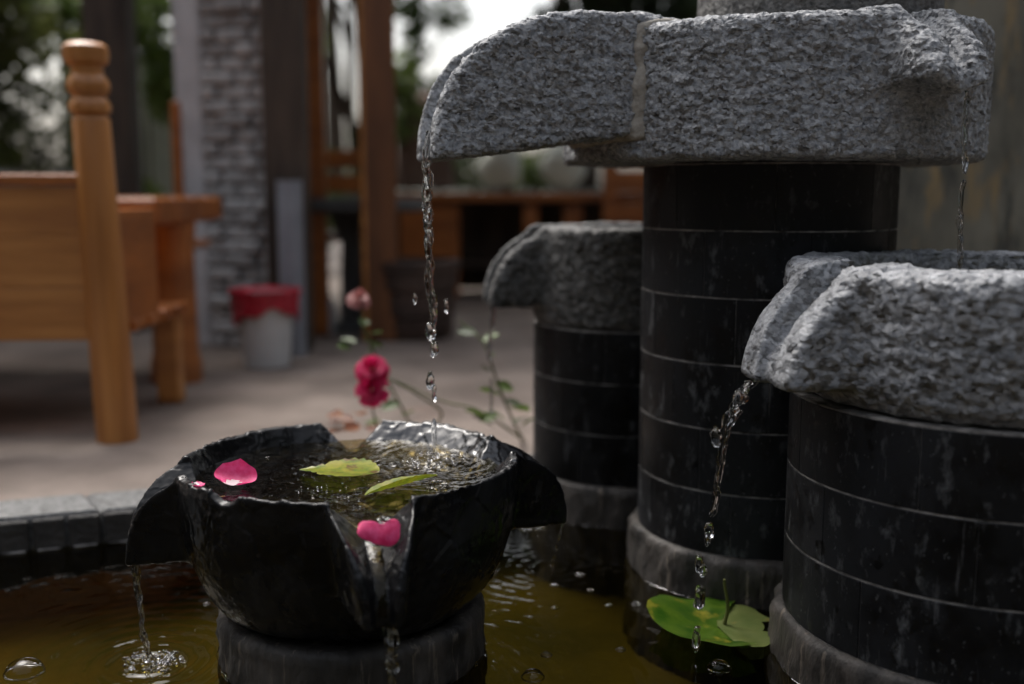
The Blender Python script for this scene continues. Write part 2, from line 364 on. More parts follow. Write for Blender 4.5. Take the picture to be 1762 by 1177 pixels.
bowlwater_m = water_mat('clear_dark_water', (.6, .52, .3), bump=.5, bscale=70)
glass = bpy.data.materials.new('clear_water'); glass.use_nodes = True
_b = glass.node_tree.nodes['Principled BSDF']; _b.inputs['Transmission Weight'].default_value = 1; _b.inputs['Roughness'].default_value = .0; _b.inputs['IOR'].default_value = 1.33
pool_floor_m = M('algae_pool_floor', (.03, .029, .009), (.105, .083, .022), 3, .9, .4, 30, c3=(.066, .056, .015), lo=.3, hi=.7)
overlay(pool_floor_m, (.10, .06, .02), 2.4, .55, .7, amount=.5, seed=9)

# ------------------------------------------------------------------ setting
WATER = -0.05
def patio():
    # one sheet with a hole for the pool: outline of the pool is inner polygon
    return
# pool outline (outer edge of the curb), counter clockwise seen from above
A0 = at(0, 862, z=.017); A1 = at(224, 842, z=.017)
dr = (A1 - A0).normalized(); dr.z = 0
P_l = A0 - dr * 1.1; P_b = A0 + dr * 1.42
inner_off = .13
nrm = Vector((dr.y, -dr.x, 0))   # towards the pool
outline = [Vector((P_l.x, P_l.y, 0)), Vector((P_b.x, P_b.y, 0)), Vector((1.75, P_b.y + .12, 0)), Vector((2.6, 1.9, 0)), Vector((2.6, -.2, 0)), Vector((1.8, -1.0, 0)), Vector((-1.2, -1.0, 0)), Vector((-2.3, -.2, 0))]
cen = sum(outline, Vector()) / len(outline)
def inset(poly, d):
    out = []; n = len(poly)
    for i in range(n):
        a, b, c = poly[i - 1], poly[i], poly[(i + 1) % n]
        e1 = (b - a).normalized(); e2 = (c - b).normalized()
        n1 = Vector((e1.y, -e1.x, 0)); n2 = Vector((e2.y, -e2.x, 0))
        bis = (n1 + n2).normalized(); out.append(b + bis * d / max(.3, bis.dot(n1)))
    return out
inner = inset(outline, inner_off)
far = []
for p in outline:
    q = (p - cen).normalized() * 90; far.append(Vector((q.x, q.y, 0)))
n = len(outline); v = [tuple(p) for p in outline] + [tuple(p) for p in far]
f = [(i, (i + 1) % n, n + (i + 1) % n, n + i) for i in range(n)]
me = mesh(v, f); g = obj('ground', me, patio_m); tag(g, kind='structure')
# joints between poured slabs, cut as narrow recessed strips of darker filler
floor = mesh([(p.x, p.y, -.19) for p in inset(outline, .10)], [tuple(range(n))]); tag(obj('pool_floor', floor, pool_floor_m), kind='structure')

curb = thing('pool_curb', 'grey granite curb with dark tiled inner side around the pool', 'curb', (0, 0, 0))
def curb_run(a, b, ia, ib, length=.42):
    L_ = (b - a).length; k = max(1, round(L_ / length))
    for i in range(k):
        t0, t1 = i / k + .0015 / L_, (i + 1) / k - .0015 / L_
        q = [a.lerp(b, t0), a.lerp(b, t1), ia.lerp(ib, t1), ia.lerp(ib, t0)]
        bev = .006; top = .017 + random.uniform(-.0015, .0015); v = []
        c_ = sum(q, Vector()) / 4
        for z, s in ((-.06, 1), (top - bev, 1), (top, .965)):
            for p in q:
                w = c_ + (p - c_) * s if s == 1 else p + (c_ - p).normalized() * bev * 1.6
                v.append((w.x, w.y, z))
        f = [(0, 1, 2, 3)[::-1]] + [(j * 4 + m_, j * 4 + (m_ + 1) % 4, j * 4 + 4 + (m_ + 1) % 4, j * 4 + 4 + m_) for j in (0, 1) for m_ in range(4)] + [(8, 9, 10, 11)]
        mb = MB(); mb.add(v, f); mb.build('curb_stone', curb_m, curb)
for i in range(n): curb_run(outline[i], outline[(i + 1) % n], inner[i], inner[(i + 1) % n])
# dark tiles on the inner side, only where they can be seen one by one
ti = inset(outline, inner_off + .008)
def tile_run(a, b, pitch=.0635):
    L_ = (b - a).length; k = round(L_ / pitch); d = (b - a).normalized(); rz = math.atan2(d.y, d.x)
    mb = MB(); mb.box((0, 0, -.02), (pitch * .9, .012, .062), bev=.003); me0 = None
    for i in range(k):
        c_ = a.lerp(b, (i + .5) / k)
        if me0 is None: o = mb.build('tile', wall_dark, curb); me0 = o.data
        else: o = obj('tile', me0, None, curb)
        o.location = (c_.x, c_.y, 0); o.rotation_euler = (0, 0, rz)
        if i == 0:
            ml = MB(); ml.box((0, -.006, -.0525), (pitch * .66, .012, .003), bev=.001); ol = ml.build('tile_glint', mortar, curb); ml0 = ol.data  # pale strip stands in for the sky glint along the waterline
        else: ol = obj('tile_glint', ml0, None, curb)
        ol.location = (c_.x, c_.y, .0045); ol.rotation_euler = (0, 0, rz)
tile_run(ti[0], ti[1]); 
# plain backing wall below the curb
v = [(p.x, p.y, z) for z in (-.2, -.008) for p in inset(outline, inner_off - .004)]
tag(obj('pool_wall', mesh(v, [(i, (i + 1) % n, n + (i + 1) % n, n + i) for i in range(n)]), wall_dark), kind='structure')

# --- water surface with ripples ----------------------------------
impacts = []
def water_height(x, y, pts, amp=1):
    z = np.zeros_like(x)
    for (cx, cy, a, lam, dec) in pts:
        r = np.hypot(x - cx, y - cy); z += a * np.sin(2 * PI * r / lam) * np.exp(-r / dec) * (1 - np.exp(-r / .012))
    p = np.stack([x, y, np.zeros_like(x)], 1)
    z += amp * (.0018 * vnoise(p, 8, 1) + .0006 * vnoise(p * (1, 1.6, 1), 26, 2) + .00028 * vnoise(p, 70, 3))
    return z
pIL = at(258, 1140, z=WATER); pIF = at(676, 1185, z=WATER); pIR = at(1196, 1128, z=WATER); pIS = at(950, 975, z=WATER); pIB = at(905, 905, z=WATER); pMix = at(940, 1050, z=WATER)
imp = [(pIL.x, pIL.y, .0020, .030, .14), (pIF.x, pIF.y, .0026, .030, .14), (pIR.x, pIR.y, .0005, .028, .06), (pIS.x, pIS.y, .0014, .024, .09), (pIB.x, pIB.y, .0022, .026, .10), (pMix.x, pMix.y, .0004, .03, .08), (-.88, 1.3, .0005, .03, .1)]
x0, x1, y0, y1, hh = -1.9, 1.5, .75, 2.75, .0062
xs = np.arange(x0, x1, hh); ys = np.arange(y0, y1, hh); GX, GY = np.meshgrid(xs, ys, indexing='ij')
gz = water_height(GX.ravel(), GY.ravel(), imp)
wv = np.stack([GX.ravel(), GY.ravel(), WATER + gz], 1)
nx, ny = len(xs), len(ys); ii = (np.arange(nx - 1)[:, None] * ny + np.arange(ny - 1)[None]).ravel()
wq = np.stack([ii, ii + ny, ii + ny + 1, ii + 1], 1)
# keep only quads inside the pool outline
ctr = wv[wq].mean(1); keep = np.ones(len(ctr), bool); pin = inset(outline, inner_off + .001)
for i in range(n):
    a, b = pin[i], pin[(i + 1) % n]; e = (b - a); keep &= ((ctr[:, 0] - a.x) * e.y - (ctr[:, 1] - a.y) * e.x) > -.004
wq = wq[keep]; used, inv = np.unique(wq, return_inverse=True)
tag(obj('pool_water', npmesh(wv[used], inv.reshape(-1, 4)), water_m), kind='structure')
# calm remainder of the pool near and behind the camera
v = [(-2.3, y0 - .003, WATER), (2.5, y0 - .003, WATER), (2.5, -.8, WATER), (-1.5, -.8, WATER)]
tag(obj('pool_water', mesh(v, [(0, 3, 2, 1)]), water_m), kind='structure')

# ------------------------------------------------------------------ fountain towers
def block_mesh(Rr, z0, z1, a0, a1, t=.03, c=.0014, seg=8, jit=0):
    v = []; f = []
    sec = [(Rr - t, z0), (Rr - c, z0), (Rr + jit, z0 + c), (Rr + jit, z1 - c), (Rr - c, z1), (Rr - t, z1)]
    e_ = .0011 / Rr; angs = [a0] + [a0 + e_ + (a1 - a0 - 2 * e_) * k / seg for k in range(seg + 1)] + [a1]; seg += 2
    for k, a in enumerate(angs):
        for r, z in sec:
            rr = r - (c * .7 if k in (0, seg) else 0)
            v.append((rr * math.cos(a), rr * math.sin(a), z))
    for k in range(seg):
        for j in range(6):
            f.append((k * 6 + j, k * 6 + (j + 1) % 6, (k + 1) * 6 + (j + 1) % 6, (k + 1) * 6 + j))
    f += [tuple(range(6))[::-1], tuple(seg * 6 + j for j in range(6))]
    return mesh(v, [q[::-1] for q in f], False)
def column(parent, c, Rr, zs, nb, off, mat=None, seed=0):
    """zs: joint heights from bottom to top"""
    gap = .0010; rr = random.Random(seed)
    mb = MB(); mb.lathe([(Rr - .0012, zs[0] - .002), (Rr - .0012, zs[-1] + .001)], 96); mb.build('mortar', mortar, parent, True)
    for i in range(len(zs) - 1):
        da = 2 * PI / nb; ga = .00022 / Rr
        me = block_mesh(Rr, zs[i] + gap, zs[i + 1] - gap, ga, da - ga, jit=0)
        me.shade_smooth()
        try: me.set_sharp_from_angle(angle=R(30))
        except Exception: pass
        for k in range(nb):
            o = obj('stone_block', me, mat or black, parent); o.rotation_euler = (rr.uniform(-.0005, .0005), rr.uniform(-.0005, .0005), off + (i % 2) * da * .5 + i * .13 + k * da)
def pedestal(parent, Rr, ztop, seed, mat=None, foot=.012):
    seg = 220; prof = [(0.02, ztop + .0), (Rr - .02, ztop), (Rr - .006, ztop - .001), (Rr, ztop - .009)]
    prof += [(Rr + foot * ((ztop - z) / .2), z) for z in np.arange(ztop - .02, -.2, -.012)]
    v = []
    for r, z in prof:
        for k in range(seg): a = 2 * PI * k / seg; v.append((r * math.cos(a), r * math.sin(a), z))
    V = np.array(v); q = np.array([(i * seg + k, (i + 1) * seg + k, (i + 1) * seg + (k + 1) % seg, i * seg + (k + 1) % seg) for i in range(len(prof) - 1) for k in range(seg)])
    d = .0035 * facets(V, 30, seed) + .003 * vnoise(V, 22, seed) + .0022 * vnoise(V * (1, 1, .6), 60, seed + 1) + .003 * vnoise(V * (1, 1, .12), 55, seed + 2); rad = V[:, :2] / (np.linalg.norm(V[:, :2], axis=1)[:, None])
    V[:, :2] += rad * d[:, None]; return obj('pedestal', npmesh(V, q), mat or pedestal_m, parent)

def basin_sdf(Rr, z0, z1, Rin, zin, spouts, nexp=2.0, flare=.0, edge=.012, bot=.03, flat=1.0):
    """round basin with carved beak spouts; spouts: (angle, r0, r1, ztip, width, chan, ztop)"""
    def fn(X, Y, Z):
        rr = (np.abs(X) ** nexp + np.abs(Y * flat) ** nexp) ** (1 / nexp)
        body = rr - (Rr - flare * np.clip((z1 - Z) / (z1 - z0), 0, 1) ** 2)
        body = smax(body, np.maximum(z0 - Z, -1) + 0 * X, bot); body = smax(body, Z - z1, edge)
        cut = None
        for (a, r0, r1, zt, w, ch, ztop) in spouts:
            u = X * math.cos(a) + Y * math.sin(a); vv = -X * math.sin(a) + Y * math.cos(a)
            L = r1 - r0; H = ztop - zt
            e = (np.sqrt(np.maximum((u - r0) / L, 0) ** 2 + np.maximum((Z - zt) / H, 0) ** 2) - 1) * min(L, H)
            s = smax(e, np.abs(vv) - w * (1 - .16 * np.clip((u - r0) / L, 0, 1)), .016)
            under = (zt + .03 * np.clip((r0 + L * .5 - u) / L, 0, 1) - Z)
            s = smax(s, under, .014); s = smax(s, (Rin * .9) - u, .004)
            body = smin(body, s, .02)
            # channel: everything above an inner curve
            fl = (np.sqrt(np.maximum((u - r0) / (L - .012), 0) ** 2 + np.maximum((Z - zt - .006) / (H * .56), 0) ** 2) - 1) * min(L, H * .56)
            dep = np.clip(-fl * .0 + (Z - (zt)) / H, 0, 1)
            c = smax(-fl, np.abs(vv) - ch * (.45 + .55 * dep), .004); c = np.maximum(c, Rin * .85 - u)
            cut = c if cut is None else np.minimum(cut, c)
        hol = smax(rr - Rin, zin - Z, .03)
        if cut is not None: hol = np.minimum(hol, cut)
        return smax(body, -hol, .006)
    return fn
def carve(name, fn, lo, hi, h, mat, parent, amp, seed, rot=0, smooth=True, damp=None):
    V, Q = nets(fn, lo, hi, h); N = vnormals(V, Q)
    d = sum(a * (facets(V * st, sc, seed + i) if rdg == 'F' else vnoise(V * st, sc, seed + i) if not rdg else (np.abs(vnoise(V * st, sc, seed + i)) * 2 - 1)) for i, (a, sc, rdg, st) in enumerate(amp))
    if damp is not None: d = d * damp(V)
    V = V + N * d[:, None]
    return obj(name, npmesh(V, Q, smooth), mat, parent)

ONE = np.array((1, 1, 1.)); HS = np.array((.75, .75, 1.25))
# tall tower ---------------------------------------------------------------
c2 = (.4545, 1.892)
tower = thing('fountain_tower', 'tallest black stone fountain tower carrying the long grey granite spout slab', 'fountain', (*c2, 0))
z2 = [CAM_Z + h for h in (-.6009, -.4947, -.3877, -.2777, -.1683, -.0596, .048)]
column(tower, c2, .2198, z2, 8, .35, seed=1)
pedestal(tower, .232, z2[0] + .001, 11)
sc = (.446 - c2[0], 0.0)
def slab_sdf(X, Y, Z):
    X = X - sc[0]; Y = Y - sc[1]; z0, z1 = .682, .889
    rr = (np.abs(X) ** 2.2 + np.abs(Y) ** 2.2) ** (1 / 2.2)
    b = smax(rr - .352, z0 - Z, .012); b = smax(b, Z - z1 - .008 * X / .34, .022)
    a = R(-66); u = X * math.cos(a) + Y * math.sin(a); v = -X * math.sin(a) + Y * math.cos(a)
    L, H, zt, r0 = .142, .125, .768, .305
    e = (np.sqrt(np.maximum((u - r0) / L, 0) ** 2 + np.maximum((Z - zt) / H, 0) ** 2) - 1) * .12
    s = smax(smax(e, np.abs(v) - .062, .03), zt - Z + .02 * np.abs(v) / .06, .012); s = np.maximum(s, .1 - u)
    b = smin(b, s, .03)
    fl = (np.sqrt(np.maximum((u - r0) / (L - .010), 0) ** 2 + np.maximum((Z - zt - .004) / (H * .60), 0) ** 2) - 1) * .09
    cut = np.maximum(smax(-fl, np.abs(v) - .012 - .5 * np.clip(fl, 0, .05), .006), .2 - u)
    a2 = R(205); u2 = X * math.cos(a2) + Y * math.sin(a2); v2 = -X * math.sin(a2) + Y * math.cos(a2)
    cut = np.minimum(cut, np.maximum(np.maximum(np.abs(v2) - .045, .84 - Z), .2 - u2))
    hol = np.minimum(smax(rr - .29, .80 - Z, .03), cut)
    return smax(b, -hol, .006)
chis = [(.0028, 88, 'F', HS), (.0010, 150, 'F', ONE), (.0022, 14, False, ONE)]
carve('basin', slab_sdf, (-.39, -.47, .66), (.42, .38, .91), .0029, granite, tower, chis, 21)
# long spout mortared on the left
SO = (.1724 - c2[0], 1.722 - c2[1]); SA = R(196)  # direction away from the tower
def long_spout(U, V_, Z):
    L, H = .320, .235; zb = .677 + .043 * np.clip(1 - U / L, -.3, 1)
    x = np.maximum(U - .07, 0) / (L - .07)
    e = (np.sqrt(x ** 2.1 + np.maximum((Z - zb) / (.902 - .677 - .043 * (1 - U / L)), 0) ** 2.4) - 1) * .2
    s = smax(e, np.abs(V_) - (.093 - .022 * np.clip(U / L, 0, 1)), .02); s = smax(s, zb - Z, .010); s = np.maximum(s, -.10 - U)
    xf = np.maximum(U - .07, 0) / (L - .07 - .012)
    fl = (np.sqrt(xf ** 2.1 + np.maximum((Z - zb - .004) / .15, 0) ** 2.4) - 1) * .14
    dep = np.clip((Z - zb) / .22, 0, 1)
    return smax(s, -smax(-fl, np.abs(V_) - (.028 + .042 * dep), .006), .004)
V, Q = nets(long_spout, (-.11, -.12, .64), (.36, .12, .93), .0030); N = vnormals(V, Q)
d = .0026 * facets(V * HS, 92, 31) + .0010 * facets(V, 160, 41) + .0022 * vnoise(V, 14, 33)
smooth_tip = np.clip((.33 - V[:, 0]) / .06, .12, 1); V = V + N * (d * smooth_tip)[:, None]
sp = obj('spout', npmesh(V, Q), granite, tower); sp.location = (SO[0], SO[1], 0); sp.rotation_euler = (0, 0, SA)
# grout bead where spout and slab meet
def grout_sdf(X, Y, Z):
    ox, oy = SO
    U = (X - ox) * math.cos(SA) + (Y - oy) * math.sin(SA); Vv = -(X - ox) * math.sin(SA) + (Y - oy) * math.cos(SA)
    a = long_spout(U, Vv, Z); b = slab_sdf(X, Y, Z)
    return np.maximum(np.maximum(np.sqrt(a * a + b * b) - .0085 - .002 * np.sin(Z * 61 + 1) * np.sin(Z * 37), -.10 - U), (-(b) - .010))
V, Q = nets(grout_sdf, (-.42, -.34, .66), (-.12, .02, .93), .0034); N = vnormals(V, Q); V = V + N * (.003 * vnoise(V, 70, 90) + .0012 * vnoise(V, 140, 91))[:, None]
obj('grout_seam', npmesh(V, Q), grout, tower)
mb = MB(); mb.lathe([(.205, .80), (.205, 1.2)], 64); mb.build('upper_drum', granite3, tower, True, (.075, 0, 0))

# right tower ---------------------------------------------------------------
cR = (.6788, 1.4824)
towerR = thing('fountain_tower', 'nearest black stone fountain tower cropped by the right edge under a rough grey spouted basin', 'fountain', (*cR, 0))
zR = [CAM_Z + h for h in (-.6102, -.5015, -.392, -.284)]
column(towerR, cR, .2728, zR, 8, .62, seed=2)
pedestal(towerR, .284, zR[0] + .001, 13)
rough = [(.0028, 50, 'F', HS), (.0016, 110, 'F', ONE), (.0016, 24, False, ONE), (.003, 9, False, ONE)]
fnR = basin_sdf(.288, .347, .537, .205, .44, [(R(197), .200, .363, .378, .080, .036, .536)], flare=.022, edge=.03, bot=.035)
carve('basin', fnR, (-.41, -.32, .325), (.31, .31, .56), .0031, granite2, towerR, rough, 41, damp=lambda V: np.clip(1.15 - np.maximum(-(V[:, 0] * math.cos(R(17)) + V[:, 1] * math.sin(R(17))) - .22, 0) / .14, .3, 1))
# rear tower ---------------------------------------------------------------
cB = (.253, 2.2988)
towerB = thing('fountain_tower', 'low black stone fountain tower behind the tallest one, blurred, with a short curved spout', 'fountain', (*cB, 0))
zB = [CAM_Z + h for h in (-.597, -.4898, -.3834, -.2766)]
column(towerB, cB, .2054, zB, 8, .2, seed=3)
pedestal(towerB, .214, zB[0] + .001, 15)
fnB = basin_sdf(.214, .352, .561, .15, .46, [(R(193), .17, .318, .392, .060, .040, .556)], flare=.01, edge=.014, bot=.02)
carve('basin', fnB, (-.34, -.24, .33), (.24, .24, .58), .0046, granite3, towerB, [(.0024, 70, 'F', HS), (.002, 10, False, ONE)], 51)

def water_edge(c, r, seed):
    rr = random.Random(seed); pts = []; rad = []
    for k in range(161):
        a = 2 * PI * k / 160; q = r + .0015 * math.sin(a * 9 + seed) + .001 * math.sin(a * 23); pts.append((c[0] + q * math.cos(a), c[1] + q * math.sin(a), WATER + .0012)); rad.append(.0006 + .0022 * max(0, math.sin(a * 6 + seed) * math.sin(a * 17 + 1)))
    mb = MB(); mb.tube(pts, rad, 6); tag(mb.build('water_edge', glass, None, True), 'glinting rim of water clinging to a pedestal foot', 'water edge', 'water edges round the pedestals', 'stuff')
water_edge(c2, .2385, 1); water_edge(cR, .2905, 2); water_edge(cB, .2195, 3); water_edge((-.2404, 1.526), .2005, 4)
# bowl -----------------------------------------------------------------------
cW = (-.2404, 1.526)
bowl = thing('fountain_bowl', 'black stone bowl with four carved spouts, filled with water, leaves and petals', 'bowl', (*cW, 0))
pedestal(bowl, .197, .025, 17, foot=.004)
BS = [(R(-75), .19, .338, .112), (R(17), .19, .336, .116), (R(98), .19, .30, .13), (R(195), .19, .318, .112)]
def bowl_sdf(X, Y, Z):
    r = np.sqrt(X * X + Y * Y); x2, y2 = np.broadcast_arrays(X[..., 0], Y[..., 0]); p2 = np.stack([x2.ravel(), y2.ravel(), 0 * x2.ravel()], 1)
    n2 = (.0022 * facets(p2, 45, 3) + .0014 * vnoise(p2, 90, 4)).reshape(x2.shape)[..., None]; rimz = .245 + n2
    zz = np.clip((Z - .028) / (.247 - .028), 0, 1)
    Ro = .160 + (.246 - .160) * np.sqrt(np.clip(1 - (1 - zz) ** 2.2, 0, 1))
    b = smax(r - Ro - .004 * np.sin(np.arctan2(Y, X) * 5 + Z * 9), .028 - Z, .004); b = smax(b, Z - rimz, .0025)
    cut = None
    for (a, r0, r1, zt) in BS:
        u = X * math.cos(a) + Y * math.sin(a); v = -X * math.sin(a) + Y * math.cos(a); L = r1 - r0; H = .247 - zt
        e = (np.sqrt(np.maximum((u - r0) / L, 0) ** 2.3 + np.maximum((Z - zt) / H, 0) ** 2.3) - 1) * H
        w = .064 - .030 * np.clip((u - r0) / L, 0, 1) ** 1.5
        s = smax(e, np.abs(v) - w * (.72 + .28 * np.clip((Z - zt) / H, 0, 1)), .007); s = smax(s, zt + .3 * np.maximum(np.abs(v) - .02, 0) - Z, .005); s = np.maximum(s, .12 - u)
        b = smin(b, s, .012)
        fl = (np.sqrt(np.maximum((u - r0) / (L - .010), 0) ** 2.3 + np.maximum((Z - zt - .004) / (H * .60), 0) ** 2.3) - 1) * H * .60
        c = smax(-fl, np.abs(v) - (.009 + .85 * np.clip(fl, 0, .05)), .002); c = np.maximum(c, .12 - u)
        cut = c if cut is None else np.minimum(cut, c)
    zi = np.clip((Z - .10) / .147, 0, 1); Ri = .10 + (.2385 - .10) * np.sqrt(zi)
    wb = np.clip((X * math.cos(R(58)) + Y * math.sin(R(58))) / np.maximum(r, .01) * 2.2 - 1.0, 0, 1)
    Ri = Ri * (1 - wb) + wb * np.minimum(Ri, .240 - 1.05 * (.247 - Z) + n2)
    hol = smax(r - Ri, .10 - Z, .01); hol = np.minimum(hol, cut)
    # chipped edge on the front left
    chip = np.sqrt((X + .135) ** 2 + ((Y + .205)) ** 2 + ((Z - .262)) ** 2) - .032
    hol = np.minimum(hol, chip)
    return smax(b, -hol, .0015)
ob_ = carve('bowl', bowl_sdf, (-.35, -.36, .02), (.35, .34, .258), .0025, bowlstone, bowl, [(.0016, 20, 'F', ONE), (.0008, 60, 'F', ONE), (.0005, 130, False, ONE), (.0014, 12, False, ONE)], 61, damp=lambda V: np.where((np.hypot(V[:, 0], V[:, 1]) < .243) & (V[:, 2] > .19) & (V[:, 0] > -.06) & (V[:, 1] > -.05), .3, 1.))
ob_.data.materials.append(wetstone)
for p in ob_.data.polygons:
    c = p.center; r_ = math.hypot(c.x, c.y); th = math.degrees(math.atan2(c.y, c.x))
    if c.z > .19 and r_ < .247 and -15 < th < 108 and (p.normal.x * c.x + p.normal.y * c.y) / r_ < .3: p.material_index = 1
# water in the bowl ------------------------------------------------------------
BW = .2175
def disc(cx, cy, rad, z, h, pts, amp, keepfn=None):
    xs = np.arange(-rad, rad + h, h); GX, GY = np.meshgrid(xs, xs, indexing='ij'); x = GX.ravel(); y = GY.ravel()
    zz = water_height(x + cx, y + cy, pts, amp); v = np.stack([x, y, z + zz], 1); k = len(xs)
    ii = (np.arange(k - 1)[:, None] * k + np.arange(k - 1)[None]).ravel(); q = np.stack([ii, ii + k, ii + k + 1, ii + 1], 1)
    c = v[q].mean(1); keep = keepfn(c[:, 0], c[:, 1]) if keepfn else np.hypot(c[:, 0], c[:, 1]) < rad
    q = q[keep]; used, inv = np.unique(q, return_inverse=True); return npmesh(v[used], inv.reshape(-1, 4))
pS1 = at(748, 790, z=BW)
def keepbowl(x, y):
    k = np.hypot(x, y) < .229
    for (a, r0, r1, zt) in BS:
        u = x * math.cos(a) + y * math.sin(a); v = -x * math.sin(a) + y * math.cos(a); k &= ~((u > .222) & (np.abs(v) < .05))
    return k
ob = obj('bowl_water', disc(*cW, .26, BW, .0028, [(pS1.x, pS1.y, .0030, .020, .07), (pS1.x + .02, pS1.y - .03, .0016, .014, .05), (pS1.x - .06, pS1.y - .06, .0008, .012, .08)], 1.6, keepbowl), bowlwater_m, None, (*cW, 0)); tag(ob, kind='structure')
# sheets of water running down the channels
def runoff(a, r0, r1, zt, w0, w1):
    H = .247 - zt; L = r1 - r0 - .010; v = []; f = []; K = 26; J = 7
    for k in range(K + 1):
        th = k / K; u = r0 + L * math.sin(th * PI / 2 * .97) if k > 0 else r0 - .01
        s = max(0, (u - r0) / L); z = zt + .004 + H * .60 * max(0, 1 - s ** 2.3) ** (1 / 2.3) + .002
        z = min(z, BW + .001) - (0 if k > 3 else .0)
        w = w0 + (w1 - w0) * th
        for j in range(J):
            vv = (j / (J - 1) - .5) * 2 * w; zz = z + .0025 * (1 - (vv / w) ** 2) + .0012 * math.sin(k * 1.9 + j * 1.3)
            v.append((u * math.cos(a) - vv * math.sin(a), u * math.sin(a) + vv * math.cos(a), zz))
    for k in range(K):
        for j in range(J - 1): f.append((k * J + j, (k + 1) * J + j, (k + 1) * J + j + 1, k * J + j + 1))
    return mesh(v, f, True)
for (a, r0, r1, zt) in (BS[0], BS[3], BS[1]):
    tag(obj('channel_water', runoff(a, r0, r1, zt, .013, .005), bowlwater_m, None, (*cW, 0)), kind='structure')
tag(obj('basin_water', disc(*cR, .22, .475, .006, [], 1), bowlwater_m, None, (*cR, 0)), kind='structure')
tag(obj('basin_water', disc(*cB, .16, .50, .01, [], 1), bowlwater_m, None, (*cB, 0)), kind='structure')

# ------------------------------------------------------------------ falling water
def stream(label, pts, rads, seed, breaks=(), drops=()):
    """twisting rope of water: pts polyline from top to bottom, rads at the same points; breaks = parameter ranges left out"""
    rr = np.random.default_rng(seed); N = 150; pts = [Vector(p) for p in pts]
    L = [0]; 
    for a, b in zip(pts[:-1], pts[1:]): L.append(L[-1] + (b - a).length)
    T = np.linspace(0, L[-1], N); xyz = np.stack([np.interp(T, L, [p[k] for p in pts]) for k in range(3)], 1); rd = np.interp(T, L, rads)
    tt = np.stack([T, T * 0, T * 0], 1)
    nz = vnoise(tt, 60, seed); nz2 = vnoise(tt, 150, seed + 1); wob = np.stack([vnoise(tt, 45, seed + 5), vnoise(tt, 45, seed + 6), T * 0], 1) * .0022
    xyz += wob * np.minimum(1, T / (L[-1] * .4))[:, None]
    rd = rd * (1 + .28 * nz + .16 * nz2)
    seg = 14; t0 = thing('water_stream', label, 'water stream', tuple(pts[0]), 0, 'streams falling from the spouts'); xyz -= np.array(pts[0]); runs = []; last = []
    for i in range(N):
        t = i / (N - 1)
        if any(a < t < b for a, b in breaks):
            if len(last) > 3: runs.append(last)
            last = []
        else: last.append(i)
    if len(last) > 3: runs.append(last)
    for run, hs_ in [(q_, h_) for q_ in runs for h_ in ((0, 1) if len(q_) > 25 else (0,))]:
        m = len(run); v = []; f = []
        for q, i in enumerate(run):
            e = min(1, math.sqrt(max(0, 1 - (1 - min(q, m - 1 - q) / 3) ** 2)) if min(q, m - 1 - q) < 3 else 1)
            if run[0] == 0 and q < 3: e = 1
            tw = T[i] * 34 + 1.5 * nz[i]
            for k in range(seg):
                w = 2 * PI * k / seg; fl = 1 + .38 * math.cos(2 * (w - tw)) + .12 * math.cos(3 * w + tw * 1.7)
                r_ = max(.0002, rd[i] * e) * fl * (.68 if len(run) > 25 else 1); of = (.42 * rd[i] if len(run) > 25 else 0); ph = tw * .8 + hs_ * PI + hs_ * .7 * nz2[i]
                v.append((xyz[i, 0] + of * math.cos(ph) + r_ * math.cos(w + hs_), xyz[i, 1] + of * math.sin(ph) + r_ * math.sin(w + hs_), xyz[i, 2]))
        for q in range(m - 1):
            for k in range(seg): a, b = q * seg + k, q * seg + (k + 1) % seg; f.append((a, b, b + seg, a + seg))
        f += [tuple(range(seg)), tuple((m - 1) * seg + k for k in range(seg))[::-1]]
        mb = MB(); mb.add(v, f); mb.build('water_rope', glass, t0, True)
    return t0
def W3(px, py, D): return at(px, py, D)
pIm = at(748, 792, z=BW)
stream('tall broken stream falling from the long granite spout into the black bowl',
       [W3(743, 225, 1.60), W3(734, 262, 1.60), W3(735, 330, 1.61), W3(738, 420, 1.62), W3(744, 540, 1.64), W3(746, 640, 1.66), tuple(pIm)],
       [.0075, .0085, .0078, .0072, .0062, .0042, .0032], 5, [(.60, .62), (.69, .76), (.83, .87)])
stream('stream arching off the nearest grey spout beside the lily pad',
       [W3(1294, 655, 1.385), W3(1272, 684, 1.39), W3(1248, 745, 1.40), W3(1240, 800, 1.41), W3(1225, 880, 1.42), W3(1208, 985, 1.44), W3(1196, 1125, 1.475)],
       [.008, .010, .0062, .0055, .0048, .006, .005], 8, [(.48, .52), (.585, .64), (.70, .72), (.82, .88)])
stream('thin stream dropping behind the nearest basin from the slab end spout',
       [W3(1668, 142, 1.515), W3(1662, 200, 1.51), W3(1657, 320, 1.505), W3(1652, 400, 1.505), W3(1650, 490, 1.505)],
       [.0045, .0042, .0036, .0040, .0036], 11, [(.45, .47)])
stream('faint thin stream falling from the blurred rear spout',
       [W3(848, 528, 2.225), W3(843, 600, 2.22), W3(845, 700, 2.22), at(852, 900, z=WATER + .003)],
       [.005, .0045, .004, .003], 14, [(.25, .32), (.5, .6), (.75, .82)])
stream('narrow stream dropping from the left spout of the black bowl',
       [W3(233, 968, 1.43), W3(236, 1010, 1.43), W3(246, 1080, 1.425), tuple(pIL)],
       [.0056, .005, .0044, .004], 17)
stream('stream dribbling from the front spout of the black bowl onto its pedestal',
       [W3(672, 1080, 1.215), W3(674, 1110, 1.212), W3(677, 1200, 1.21)],
       [.010, .007, .006], 20)
stream('fine dotted trickle below the right spout of the black bowl',
       [W3(972, 888, 1.615), W3(962, 925, 1.612), tuple(pIS)],
       [.0022, .0018, .0025], 23, [(.2, .3), (.5, .62)])
